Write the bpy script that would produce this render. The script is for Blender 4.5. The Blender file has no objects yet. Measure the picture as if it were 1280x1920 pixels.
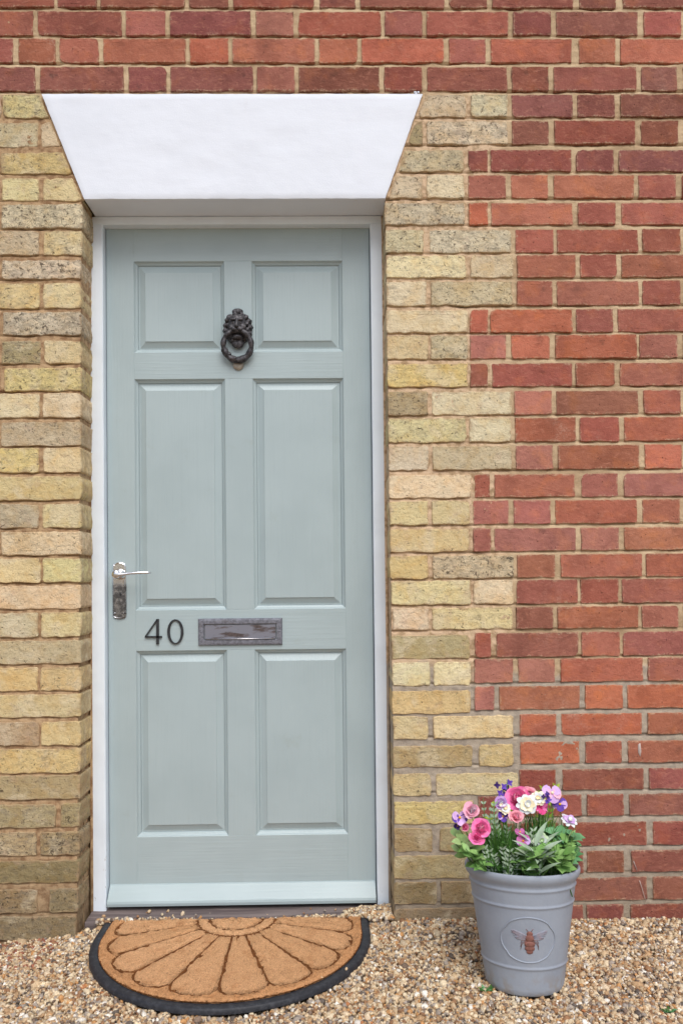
import bpy, math, random, re
import numpy as np
from mathutils import Vector, Matrix

random.seed(7); RNG = np.random.default_rng(7)
scene = bpy.context.scene
col = scene.collection

# ------------------------------------------------------------------ camera
# metres; x to the right along the wall, y into the wall (brick face y = 0), z up, gravel about z = 0
F, CX, CY = 1500.0, 640.0, 1056.0            # focal length and principal point on a 1280 x 1920 frame
CAM = np.array([0.22712, -2.19148, 0.93661])
YAW, PITCH, ROLL = 0.015649, 0.015317, -0.010061
_f = np.array([math.sin(YAW)*math.cos(PITCH), math.cos(YAW)*math.cos(PITCH), math.sin(PITCH)])
_r0 = np.array([math.cos(YAW), -math.sin(YAW), 0.0]); _u0 = np.cross(_r0, _f)
RIGHT = math.cos(ROLL)*_r0 + math.sin(ROLL)*_u0
UP = -math.sin(ROLL)*_r0 + math.cos(ROLL)*_u0
FWD = _f
cam_data = bpy.data.cameras.new('camera'); cam = bpy.data.objects.new('camera', cam_data); col.objects.link(cam)
cam_data.sensor_fit = 'VERTICAL'; cam_data.sensor_height = 36.0; cam_data.sensor_width = 24.0
cam_data.lens = F/1920.0*36.0; cam_data.shift_y = (CY-960.0)/1920.0
cam_data.clip_start = 0.05; cam_data.clip_end = 500
M = Matrix.Identity(4)
for i in range(3):
    M[i][0], M[i][1], M[i][2], M[i][3] = RIGHT[i], UP[i], -FWD[i], CAM[i]
cam.matrix_world = M
scene.camera = cam

# ------------------------------------------------------------------ light
SUN_EL, SUN_AZ = math.radians(53), math.radians(14)     # overcast: a broad soft sun, high in front of the wall
w = bpy.data.worlds.new('World'); scene.world = w; w.use_nodes = True
wn, wl = w.node_tree.nodes, w.node_tree.links
bg = wn['Background']; sky = wn.new('ShaderNodeTexSky'); sky.sky_type = 'NISHITA'; sky.sun_disc = False
sky.sun_elevation = SUN_EL; sky.sun_rotation = math.pi - SUN_AZ; sky.air_density = 1.0; sky.dust_density = 3.0
hs = wn.new('ShaderNodeHueSaturation'); hs.inputs['Saturation'].default_value = 0.8
wl.new(sky.outputs[0], hs.inputs['Color']); wl.new(hs.outputs[0], bg.inputs[0]); bg.inputs[1].default_value = 0.12
sd = bpy.data.lights.new('sun', 'SUN'); sun = bpy.data.objects.new('sun', sd); col.objects.link(sun)
sd.energy = 1.5; sd.angle = math.radians(42); sd.color = (1.0, 0.988, 0.965)
_d = Vector((math.sin(SUN_AZ)*math.cos(SUN_EL), -math.cos(SUN_AZ)*math.cos(SUN_EL), math.sin(SUN_EL)))
sun.rotation_euler = _d.to_track_quat('Z', 'Y').to_euler(); sun.location = (1, -4, 6)
vs = scene.view_settings; vs.view_transform = 'Standard'; vs.look = 'None'; vs.gamma = 1.0; vs.use_curve_mapping = False
vs.exposure = 0.24
scene.cycles.max_bounces = 8; scene.cycles.diffuse_bounces = 5

# ------------------------------------------------------------------ helpers
def ray(px, py): return FWD*F + (px-CX)*RIGHT - (py-CY)*UP
def at(px, py, Y):
    d = ray(px, py); t = (Y-CAM[1])/d[1]; p = CAM + t*d
    return float(p[0]), float(p[2])
def pt(px, py, Y):
    x, z = at(px, py, Y); return np.array([x, Y, z])
def gnd(px, py, z=0.0):
    d = ray(px, py); t = (z-CAM[2])/d[2]; p = CAM + t*d
    return float(p[0]), float(p[1])
def lin(r, g=None, b=None):
    if g is None: r, g, b = r
    return tuple((c/255/12.92 if c/255 <= .04045 else ((c/255+.055)/1.055)**2.4) for c in (r, g, b))

class Noise2:
    def __init__(s, seed, n=256): s.t = np.random.default_rng(seed).random((n, n)); s.n = n
    def __call__(s, x, y):
        x = np.asarray(x, float); y = np.asarray(y, float)
        i = np.floor(x).astype(int); j = np.floor(y).astype(int); u = x-i; v = y-j
        u = u*u*(3-2*u); v = v*v*(3-2*v); n = s.n
        a = s.t[i % n, j % n]; b = s.t[(i+1) % n, j % n]; c = s.t[i % n, (j+1) % n]; d = s.t[(i+1) % n, (j+1) % n]
        return (a*(1-u)+b*u)*(1-v)+(c*(1-u)+d*u)*v*1.0 - 0.5
N2 = Noise2(3)

def origin(o):
    v = np.zeros(3)
    while o is not None: v = v+np.array(o.location); o = o.parent
    return v
def tag(o, label=None, cat=None, group=None, kind=None):
    if label: o['label'] = label
    if cat: o['category'] = cat
    if group: o['group'] = group
    if kind: o['kind'] = kind
    return o
def empty(name, loc, label=None, cat=None, group=None):
    o = bpy.data.objects.new(name, None); col.objects.link(o); o.location = loc; o.empty_display_size = .05
    return tag(o, label, cat, group)

class MB:
    """collects vertices (world coordinates) and faces of ONE mesh"""
    def __init__(s): s.v = []; s.f = []; s.flat = set()
    def add(s, vs, fs, flat=False):
        n = len(s.v); s.v += [tuple(map(float, p)) for p in vs]
        for f in fs:
            if flat: s.flat.add(len(s.f))
            s.f.append(tuple(i+n for i in f))
        return s
    def box(s, x0, x1, y0, y1, z0, z1, bev=0.0):
        if bev <= 0:
            v = [(x, y, z) for z in (z0, z1) for y in (y0, y1) for x in (x0, x1)]
            return s.add(v, [(0, 2, 3, 1), (4, 5, 7, 6), (0, 1, 5, 4), (2, 6, 7, 3), (0, 4, 6, 2), (1, 3, 7, 5)], True)
        b = bev   # front edges (towards -y) chamfered
        r0 = [(x0, y1, z0), (x1, y1, z0), (x1, y1, z1), (x0, y1, z1)]
        r1 = [(x0, y0+b, z0), (x1, y0+b, z0), (x1, y0+b, z1), (x0, y0+b, z1)]
        r2 = [(x0+b, y0, z0+b), (x1-b, y0, z0+b), (x1-b, y0, z1-b), (x0+b, y0, z1-b)]
        fs = [(0, 3, 2, 1), (8, 9, 10, 11)]
        for k in (0, 4):
            for i in range(4): j = (i+1) % 4; fs.append((k+i, k+j, k+4+j, k+4+i))
        return s.add(r0+r1+r2, fs, True)
    def rings(s, rings, cap0=False, cap1=False, closed=True):
        n = len(rings[0]); vs = [p for r in rings for p in r]; fs = []
        for k in range(len(rings)-1):
            for i in range(n if closed else n-1):
                j = (i+1) % n; fs.append((k*n+i, k*n+j, (k+1)*n+j, (k+1)*n+i))
        if cap0: fs.append(tuple(reversed(range(n))))
        if cap1: fs.append(tuple((len(rings)-1)*n+i for i in range(n)))
        return s.add(vs, fs)
    def tube(s, pts, rad, n=8, closed=False, caps=True):
        P = [np.array(p, float) for p in pts]; m = len(P); rad = [rad]*m if np.isscalar(rad) else rad
        rs = []; ref = np.array([.31, .52, .79])
        for i in range(m):
            t = (P[(i+1) % m]-P[i-1]) if closed else (P[min(i+1, m-1)]-P[max(i-1, 0)])
            t = t/(np.linalg.norm(t)+1e-9)
            a = ref-t*np.dot(ref, t); a /= np.linalg.norm(a)+1e-9; b = np.cross(t, a); ref = a
            rs.append([P[i]+rad[i]*(math.cos(q)*a+math.sin(q)*b) for q in (2*math.pi*k/n for k in range(n))])
        if closed: rs.append(rs[0]); return s.rings(rs)
        return s.rings(rs, caps, caps)
    def lathe(s, c, prof, n=48, cap0=False, cap1=False):
        return s.rings([[(c[0]+r*math.cos(2*math.pi*k/n), c[1]+r*math.sin(2*math.pi*k/n), c[2]+z) for k in range(n)] for r, z in prof], cap0, cap1)
    def prism(s, poly, y0, y1, bev=0.0):
        c = np.mean(poly, 0); b = []
        for p in poly:
            d = np.array(p)-c; L = np.linalg.norm(d)+1e-9; b.append(np.array(p)-d/L*bev)
        R = [[(p[0], y1, p[1]) for p in poly], [(p[0], y0+bev, p[1]) for p in poly], [(p[0], y0, p[1]) for p in b]]
        return s.rings(R, True, True)
    def blob(s, c, r, sub=2, rot=None):
        V, Fc = ICO[sub]; V = V*np.array(r)
        if rot is not None: V = V @ np.array(rot).T
        return s.add(V+np.array(c), Fc)
    def grid(s, fn, nu, nv):
        vs = [fn(i/nu, j/nv) for j in range(nv+1) for i in range(nu+1)]
        fs = [(j*(nu+1)+i, j*(nu+1)+i+1, (j+1)*(nu+1)+i+1, (j+1)*(nu+1)+i) for j in range(nv) for i in range(nu)]
        return s.add(vs, fs)
    def build(s, name, mat, parent=None, smooth=True, loc=None, colr=None, edge=None):
        me = bpy.data.meshes.new(name); o = bpy.data.objects.new(name, me); col.objects.link(o)
        base = origin(parent) if parent is not None else np.zeros(3)
        L = np.array(loc, float) if loc is not None else base
        me.from_pydata((np.asarray(s.v, float)-L).tolist(), [], s.f)
        if smooth: me.polygons.foreach_set('use_smooth', [i not in s.flat for i in range(len(me.polygons))])
        if colr is not None:
            a = me.color_attributes.new('Col', 'FLOAT_COLOR', 'POINT')
            a.data.foreach_set('color', np.tile(np.array(colr, 'f'), len(me.vertices)) if np.ndim(colr) == 1 else np.array(colr, 'f').ravel())
        if edge is not None:
            a = me.attributes.new('edge', 'FLOAT', 'POINT'); a.data.foreach_set('value', np.array(edge, 'f'))
        me.update(); me.materials.append(mat); o.parent = parent; o.location = L-base
        return o
def make_ico(sub):
    import bmesh
    bm = bmesh.new(); bmesh.ops.create_icosphere(bm, subdivisions=sub, radius=1.0)
    V = np.array([v.co[:] for v in bm.verts]); bm.verts.index_update(); Fc = [tuple(v.index for v in f.verts) for f in bm.faces]; bm.free()
    return V, Fc
ICO = {1: make_ico(1), 2: make_ico(2), 3: make_ico(3)}

# ------------------------------------------------------------------ material helpers
class NT:
    def __init__(s, name):
        s.m = bpy.data.materials.new(name); s.m.use_nodes = True; s.t = s.m.node_tree; s.n = s.t.nodes
        s.p = s.n['Principled BSDF']
        s.obj = s.n.new('ShaderNodeTexCoord').outputs['Object']; s.pos = s.n.new('ShaderNodeNewGeometry').outputs['Position']
        s.rnd = s.n.new('ShaderNodeObjectInfo').outputs['Random']
    def L(s, a, b): s.t.links.new(a, b)
    def put(s, sock, v):
        if hasattr(v, 'links'): s.L(v, sock)
        else:
            if isinstance(v, (tuple, list)) and len(v) == 3 and sock.type == 'RGBA': v = (*v, 1)
            sock.default_value = v
    def noise(s, scale, detail=4, rough=.55, vec=None, stretch=None, off=True, dist=0.0):
        nd = s.n.new('ShaderNodeTexNoise'); nd.noise_dimensions = '4D' if off else '3D'
        v = vec or s.obj
        if stretch:
            mp = s.n.new('ShaderNodeMapping'); mp.inputs['Scale'].default_value = stretch; s.L(v, mp.inputs[0]); v = mp.outputs[0]
        s.L(v, nd.inputs['Vector']); nd.inputs['Scale'].default_value = scale; nd.inputs['Detail'].default_value = detail
        nd.inputs['Roughness'].default_value = rough; nd.inputs['Distortion'].default_value = dist
        if off: s.L(s.math('MULTIPLY', s.rnd, 57.0), nd.inputs['W'])
        return nd.outputs['Fac']
    def voro(s, scale, vec=None, out='Distance', feature='F1'):
        nd = s.n.new('ShaderNodeTexVoronoi'); nd.feature = feature; s.L(vec or s.obj, nd.inputs['Vector']); nd.inputs['Scale'].default_value = scale
        return nd.outputs[out]
    def math(s, op, a, b=0.0, c=0.0):
        nd = s.n.new('ShaderNodeMath'); nd.operation = op
        for i, v in enumerate((a, b, c)): s.put(nd.inputs[i], v)
        return nd.outputs[0]
    def ramp(s, fac, lo, hi, a=0.0, b=1.0):
        nd = s.n.new('ShaderNodeMapRange'); nd.interpolation_type = 'SMOOTHSTEP'
        s.put(nd.inputs[0], fac)
        for i, v in enumerate((lo, hi, a, b)): s.put(nd.inputs[i+1], v)
        return nd.outputs[0]
    def mix(s, fac, a, b, mode='MIX'):
        nd = s.n.new('ShaderNodeMix'); nd.data_type = 'RGBA'; nd.blend_type = mode
        s.put(nd.inputs[0], fac); s.put(nd.inputs[6], a); s.put(nd.inputs[7], b); return nd.outputs[2]
    def attr(s, name='Col'):
        nd = s.n.new('ShaderNodeAttribute'); nd.attribute_name = name; return nd.outputs['Color'], nd.outputs['Alpha']
    def sep(s, v):
        nd = s.n.new('ShaderNodeSeparateXYZ'); s.L(v, nd.inputs[0]); return nd.outputs
    def bump(s, h, dist, strength=1.0, prev=None):
        nd = s.n.new('ShaderNodeBump'); nd.inputs['Strength'].default_value = strength; nd.inputs['Distance'].default_value = dist
        s.put(nd.inputs['Height'], h)
        if prev is not None: s.L(prev, nd.inputs['Normal'])
        s.L(nd.outputs[0], s.p.inputs['Normal']); return nd.outputs[0]
    def out(s, colr=None, rough=.8, metal=0.0, spec=.4):
        if colr is not None: s.put(s.p.inputs['Base Color'], colr)
        s.put(s.p.inputs['Roughness'], rough); s.put(s.p.inputs['Metallic'], metal); s.put(s.p.inputs['Specular IOR Level'], spec)
        return s.m

def mat_red():
    t = NT('red_brick'); c, soot = t.attr(); ed = t.n.new('ShaderNodeAttribute'); ed.attribute_name = 'edge'; edge = ed.outputs['Fac']
    cloud = t.noise(13, 4, .6, dist=.4); fine = t.noise(170, 5, .7); streak = t.noise(42, 4, .65, stretch=(1, 1, 2.2), dist=1.2)
    x = t.mix(t.ramp(cloud, .40, .62, 0, .75), c, t.mix(1.0, c, (.76, .72, .72), 'MULTIPLY'))
    x = t.mix(t.ramp(t.noise(19, 4, .6), .50, .68, 0, .7), x, t.mix(1.0, c, (1.16, 1.10, .86), 'MULTIPLY'))
    x = t.mix(t.ramp(streak, .50, .70, 0, .6), x, t.mix(.5, c, lin(204, 146, 122)))
    x = t.mix(t.ramp(fine, .42, .28, 0, .6), x, lin(92, 50, 44))
    x = t.mix(t.ramp(fine, .62, .76, 0, .5), x, lin(208, 160, 134))
    e = t.math('ADD', t.math('MULTIPLY', edge, .30), t.noise(60, 5, .75))
    smear = t.math('MULTIPLY', t.ramp(e, .70, .86), t.ramp(t.noise(260, 3), .38, .58))
    x = t.mix(t.math('MULTIPLY', smear, .6), x, lin(204, 178, 148))
    e2 = t.math('ADD', t.math('MULTIPLY', edge, .22), t.noise(48, 4, .7))
    x = t.mix(t.ramp(e2, .66, .84, 0, .55), x, t.mix(1.0, c, (.55, .55, .52), 'MULTIPLY'))
    pit = t.math('MULTIPLY', t.ramp(t.voro(95), .17, .08), t.ramp(t.noise(50, 2), .58, .62))
    x = t.mix(t.math('MULTIPLY', pit, .8), x, lin(58, 36, 32))
    dark = t.ramp(t.noise(26, 3), .60, .72, 0, .8)
    x = t.mix(t.math('MULTIPLY', dark, soot), x, lin(66, 52, 48))
    x = t.mix(t.ramp(t.noise(4.5, 5, .62, t.pos, off=False, stretch=(1.4, 1, .8)), .50, .72, 0, .5), x, t.mix(1.0, x, (.66, .66, .68), 'MULTIPLY'))
    x = t.mix(t.math('MULTIPLY', t.ramp(t.noise(6.5, 5, .65, t.pos, off=False), .58, .74, 0, .32), t.ramp(fine, .4, .6)), x, lin(214, 186, 168))
    b = t.bump(t.math('SUBTRACT', t.noise(60, 5, .65), t.math('MULTIPLY', pit, .6)), .0045, .9); t.bump(t.noise(420, 4, .7), .0014, 1.0, b)
    return t.out(x, .9, spec=.2)
def mat_yellow():
    t = NT('yellow_stock_brick'); c, soot = t.attr(); ed = t.n.new('ShaderNodeAttribute'); ed.attribute_name = 'edge'; edge = ed.outputs['Fac']
    big = t.noise(20, 4, .6, dist=.6); med = t.noise(58, 6, .75, dist=.4, stretch=(.7, 1, 1.3)); fine = t.noise(190, 5, .72)
    x = t.mix(t.ramp(big, .44, .66, 0, .7), c, t.mix(1.0, c, (.95, .84, .68), 'MULTIPLY'))
    x = t.mix(t.ramp(t.noise(15, 4, .6, dist=.5), .50, .66, 0, .65), x, t.mix(.7, c, lin(228, 214, 184)))
    x = t.mix(t.ramp(t.noise(24, 4, .6, dist=.5), .56, .68, 0, .5), x, t.mix(.6, c, lin(190, 160, 140)))
    lo = t.math('SUBTRACT', .60, t.math('MULTIPLY', soot, .22))
    x = t.mix(t.ramp(med, lo, t.math('ADD', lo, .22), 0, .62), x, t.mix(.8, c, lin(110, 104, 96)))
    lo2 = t.math('SUBTRACT', .655, t.math('MULTIPLY', soot, .13))
    x = t.mix(t.ramp(t.noise(80, 5, .72, dist=1.2), lo2, t.math('ADD', lo2, .06), 0, .8), x, lin(70, 60, 50))
    x = t.mix(t.ramp(fine, .42, .28, 0, .6), x, lin(126, 104, 72)); x = t.mix(t.ramp(fine, .62, .74, 0, .45), x, lin(236, 224, 196))
    pit = t.math('MULTIPLY', t.ramp(t.noise(130, 3, .6, dist=1.5, stretch=(.7, 1, 1.2)), .64, .70), t.ramp(t.noise(34, 2), .46, .60))
    x = t.mix(t.math('MULTIPLY', pit, .75), x, lin(74, 60, 46))
    e = t.math('ADD', t.math('MULTIPLY', edge, .26), t.noise(55, 5, .75))
    x = t.mix(t.ramp(e, .66, .84, 0, .6), x, lin(178, 150, 118))
    x = t.mix(t.ramp(t.noise(5.5, 6, .68, t.pos, off=False, stretch=(1.3, 1, .8)), .48, .70, 0, .5), x, t.mix(1.0, x, (.70, .68, .64), 'MULTIPLY'))
    h = t.math('SUBTRACT', t.noise(46, 6, .68), t.math('MULTIPLY', pit, .6))
    b = t.bump(h, .0085, 1.0); t.bump(t.noise(300, 4, .7), .0018, 1.0, b)
    return t.out(x, .93, spec=.15)
def mat_mortar():
    t = NT('mortar'); P = t.sep(t.pos); n1 = t.noise(260, 4, .75, t.pos, off=False); n2 = t.noise(7, 4, .6, t.pos, off=False)
    n3 = t.noise(45, 4, .6, t.pos, off=False)
    cream = t.mix(t.ramp(n2, .4, .62), lin(210, 186, 152), lin(186, 160, 128))
    brown = t.mix(t.ramp(n3, .4, .65), lin(192, 162, 126), lin(150, 118, 88))
    grey = t.mix(t.ramp(n3, .4, .65), lin(186, 172, 154), lin(166, 154, 140))
    pink = lin(216, 188, 156)
    zz = t.math('ADD', P['Z'], t.math('MULTIPLY', t.math('SUBTRACT', n2, .5), .35))
    left = t.ramp(P['X'], -.40, -.42); midy = t.math('MULTIPLY', t.ramp(P['X'], .74, .68), t.ramp(P['Z'], 2.28, 2.24))
    x = t.mix(midy, cream, t.mix(t.ramp(n3, .45, .62), pink, lin(178, 150, 118)))
    x = t.mix(t.ramp(zz, .68, .62, 0, 1), x, grey)
    x = t.mix(t.math('MULTIPLY', left, t.ramp(P['Z'], 2.28, 2.24)), x, brown)
    x = t.mix(t.ramp(t.math('ADD', P['Z'], t.math('MULTIPLY', n2, .1)), .30, .02, 0, .45), x, lin(112, 100, 80))
    x = t.mix(t.ramp(n1, .42, .28, 0, .55), x, lin(120, 95, 70)); x = t.mix(t.ramp(n1, .6, .74, 0, .5), x, lin(236, 224, 200))
    x = t.mix(t.ramp(t.noise(5.5, 6, .68, t.pos, off=False, stretch=(1.3, 1, .8)), .50, .72, 0, .45), x, t.mix(1.0, x, (.70, .68, .66), 'MULTIPLY'))
    t.bump(t.noise(300, 5, .75, t.pos, off=False), .0022, 1.0)
    return t.out(x, .95, spec=.15)
def mat_render_white():
    t = NT('white_masonry_paint'); n = t.noise(60, 4, .55, stretch=(.35, 1, 1)); n2 = t.noise(3.5, 3)
    x = t.mix(t.ramp(n2, .35, .7), lin(232, 238, 248), lin(227, 233, 243))
    x = t.mix(t.ramp(t.noise(24, 5, .7), .66, .8, 0, .25), x, lin(200, 195, 185))
    x = t.mix(t.ramp(t.noise(20, 5, .7, stretch=(3.0, 1, .25)), .64, .82, 0, .10), x, lin(196, 193, 188))
    b = t.bump(n, .0012, .5); t.bump(t.noise(380, 3), .0006, .6, b)
    return t.out(x, .62, spec=.3)
def mat_frame_white():
    t = NT('white_gloss_wood'); P = t.sep(t.pos); n = t.noise(58, 6, .72, stretch=(1, 1, .35)); sp = t.noise(150, 4, .7)
    low = t.ramp(P['Z'], .7, .0, .0, .14); thr = t.math('SUBTRACT', .76, low)
    x = t.mix(t.ramp(t.noise(8, 3), .4, .7), lin(233, 244, 254), lin(225, 235, 245))
    chip = t.ramp(n, thr, t.math('ADD', thr, .03), 0, .75)
    x = t.mix(chip, x, t.mix(t.ramp(sp, .4, .6), lin(176, 166, 152), lin(122, 108, 94)))
    x = t.mix(t.ramp(sp, .70, .78, 0, .55), x, lin(130, 118, 104))
    b = t.bump(t.math('SUBTRACT', t.noise(55, 4, .5, stretch=(1, 1, .12)), chip), .0012, .5)
    return t.out(x, .42, spec=.4)
def mat_door(vertical):
    t = NT('sage_green_paint_' + ('upright' if vertical else 'level')); st = (1, 1, .035) if vertical else (.035, 1, 1)
    g = t.noise(170, 4, .6, stretch=st); g2 = t.noise(5, 3)
    x = t.mix(t.ramp(g2, .35, .7), lin(172, 188, 191), lin(166, 182, 185))
    x = t.mix(t.ramp(g, .50, .72, 0, .16), x, lin(157, 174, 177))
    x = t.mix(t.ramp(t.noise(320, 3), .72, .8, 0, .35), x, lin(196, 206, 200))
    dirt = t.ramp(t.noise(14, 5, .7, t.pos, off=False), .60, .78, 0, .22); x = t.mix(dirt, x, lin(150, 158, 150))
    t.bump(g, .0014, .55)
    return t.out(x, .33, spec=.5)
def mat_simple(name, c, rough=.5, metal=0.0, spec=.4, var=.15, scale=60, bump=.0005, c2=None):
    t = NT(name); n = t.noise(scale, 4, .6)
    d = c2 if c2 is not None else tuple(v*(1-var*2) for v in c)
    t.bump(t.noise(scale*4, 4, .6), bump, .6)
    return t.out(t.mix(t.ramp(n, .35, .68), c, d), rough, metal, spec)
def mat_iron():
    t = NT('weathered_iron'); n = t.noise(120, 5, .65); n2 = t.noise(45, 3)
    x = t.mix(t.ramp(n, .4, .62), lin(50, 49, 52), lin(94, 92, 96)); x = t.mix(t.ramp(n2, .60, .70, 0, .4), x, lin(84, 62, 54))
    t.bump(n, .0012, .8); return t.out(x, .5, .45, .5)
def mat_pewter():
    t = NT('weathered_pewter'); n = t.noise(34, 5, .7, stretch=(.45, 1, 1.2)); n2 = t.noise(140, 4, .7)
    x = t.mix(t.ramp(n2, .35, .65), lin(138, 140, 150), lin(104, 105, 114)); x = t.mix(t.ramp(n, .56, .70, 0, .4), x, lin(96, 84, 80))
    t.bump(n2, .0006, .6); return t.out(x, t.ramp(n, .4, .65, .4, .6), .35, .5)
def mat_flap():
    t = NT('stained_flap_metal'); n = t.noise(22, 4, .65, stretch=(.5, 1, 2.2)); n2 = t.noise(150, 4, .7)
    x = t.mix(t.ramp(n, .50, .60, 0, .9), lin(132, 133, 143), t.mix(t.ramp(n2, .35, .65), lin(92, 76, 70), lin(68, 56, 52)))
    t.bump(n2, .0006, .6); return t.out(x, .5, .3, .5)
def mat_chrome():
    t = NT('pitted_chrome'); n = t.noise(110, 4, .65); P = t.sep(t.pos); zc = at(226, 1095, .12)[1]
    worn = t.math('MULTIPLY', t.ramp(P['Z'], zc+.012, zc-.012), t.ramp(n, .34, .56, .55, 1))
    x = t.mix(worn, lin(232, 232, 236), t.mix(t.ramp(n, .4, .6), lin(138, 138, 140), lin(108, 107, 108)))
    t.bump(n, .0004, .5); return t.out(x, t.math('ADD', .10, t.math('MULTIPLY', worn, .22)), 1.0, .5)
def mat_sill():
    t = NT('dark_weathered_wood'); g = t.noise(60, 5, .65, stretch=(.06, 1, 1)); n = t.noise(85, 5, .7, stretch=(.3, 1, 1))
    x = t.mix(t.ramp(g, .35, .65), lin(94, 84, 84), lin(132, 120, 117)); x = t.mix(t.ramp(n, .66, .72, 0, .8), x, lin(196, 188, 180))
    t.bump(g, .003, .8); return t.out(x, .75, spec=.3)
def mat_coir():
    t = NT('coir'); n = t.noise(420, 4, .75); n2 = t.noise(30, 4, .6); f = t.noise(170, 4, .7, stretch=(1, .5, 1))
    c, a = t.attr()
    x = t.mix(t.ramp(n, .34, .62), t.mix(1.0, c, (.62, .56, .5), 'MULTIPLY'), c); x = t.mix(t.ramp(n2, .5, .7, 0, .35), x, lin(176, 112, 62))
    x = t.mix(t.ramp(f, .30, .2, 0, .7), x, lin(110, 66, 36)); x = t.mix(t.ramp(n, .66, .74, 0, .45), x, lin(232, 190, 140))
    x = t.mix(t.ramp(t.noise(9, 5, .65, t.pos, off=False), .5, .72, 0, .35), x, t.mix(1.0, x, (.72, .68, .62), 'MULTIPLY'))
    b = t.bump(t.noise(260, 4, .7), .006, 1.0); return t.out(x, .95, spec=.1)
def mat_rubber():
    t = NT('black_rubber'); n = t.noise(90, 4, .7); x = t.mix(t.ramp(n, .42, .7), lin(38, 40, 46), lin(62, 64, 70))
    x = t.mix(t.ramp(t.noise(240, 3), .68, .75, 0, .5), x, lin(140, 132, 122)); t.bump(n, .001, .5); return t.out(x, .55, spec=.4)
def mat_gravel():
    t = NT('gravel_stone'); c, a = t.attr(); n = t.noise(260, 4, .6, t.pos, off=False)
    x = t.mix(t.ramp(n, .35, .65), t.mix(1.0, c, (.74, .72, .7), 'MULTIPLY'), c); t.bump(n, .0012, .7); return t.out(x, .72, spec=.35)
def mat_ground():
    t = NT('gravel_bed'); v = t.n.new('ShaderNodeTexVoronoi'); t.L(t.pos, v.inputs['Vector']); v.inputs['Scale'].default_value = 95
    s = t.sep(v.outputs['Color']); x = t.mix(t.ramp(s['X'], .2, .8), lin(168, 140, 108), lin(222, 202, 172))
    x = t.mix(t.ramp(s['Y'], .7, .9, 0, .7), x, lin(120, 110, 102)); x = t.mix(t.ramp(v.outputs['Distance'], .3, .7, 0, .6), x, lin(86, 66, 48))
    t.bump(t.math('SUBTRACT', 1.0, v.outputs['Distance']), .006, 1.0); return t.out(x, .85, spec=.2)
def mat_pot():
    t = NT('grey_glazed_pot'); n = t.noise(14, 4, .6); x = t.mix(t.ramp(n, .35, .7), lin(155, 163, 175), lin(146, 154, 167))
    x = t.mix(t.ramp(t.noise(90, 5, .7), .68, .78, 0, .3), x, lin(190, 188, 186)); P = t.sep(t.pos)
    x = t.mix(t.math('MULTIPLY', t.ramp(P['Z'], .05, -.01, 0, .5), t.ramp(t.noise(40, 4), .45, .6)), x, lin(146, 134, 118))
    x = t.mix(t.ramp(t.noise(5, 5, .7, stretch=(2.2, 2.2, .5)), .52, .72, 0, .22), x, lin(178, 176, 172))
    t.bump(t.noise(120, 3), .0009, .5); return t.out(x, .55, spec=.35)
def mat_leaf(name, c1, c2, trans=.25):
    t = NT(name); x = t.mix(t.rnd, c1, c2); x = t.mix(t.ramp(t.noise(70, 4), .4, .65, 0, .5), x, tuple(v*.55 for v in c1))
    t.p.inputs['Transmission Weight'].default_value = 0.0
    t.p.inputs['Subsurface Weight'].default_value = 0.0
    return t.out(x, .5, spec=.35)
RED, YEL, MOR = mat_red(), mat_yellow(), mat_mortar()
LINTEL, FRAME, DV, DH = mat_render_white(), mat_frame_white(), mat_door(True), mat_door(False)
IRON, PEWTER, FLAP, CHROME, SILL = mat_iron(), mat_pewter(), mat_flap(), mat_chrome(), mat_sill()
COIR, RUBBER, GRAVEL, GROUND, POT = mat_coir(), mat_rubber(), mat_gravel(), mat_ground(), mat_pot()

# ------------------------------------------------------------------ ground
D1, D2 = 0.0985, 0.1285        # front of the door frame, face of the door
def hgt(x, y):
    x = np.asarray(x, float); y = np.asarray(y, float)
    s = lambda a, lo, hi: np.clip((a-lo)/(hi-lo), 0, 1)
    left = 1-s(x, -.56, -.40); right = s(x, .28, .46); wallside = s(y, -.22, -.02)
    h = -.022 - .022*left*s(y, -.35, -.05) + right*(.016*wallside) + .010*N2(x*3.1+9, y*3.1) + .006*N2(x*9, y*9+4)
    return h - .012*np.clip((x-1.0)/.3, 0, 1)*wallside
b = MB(); b.add([(-40, -60, -.06), (40, -60, -.06), (40, 40, -.06), (-40, 40, -.06)], [(0, 1, 2, 3)])
tag(b.build('ground', GROUND), kind='structure')

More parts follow.
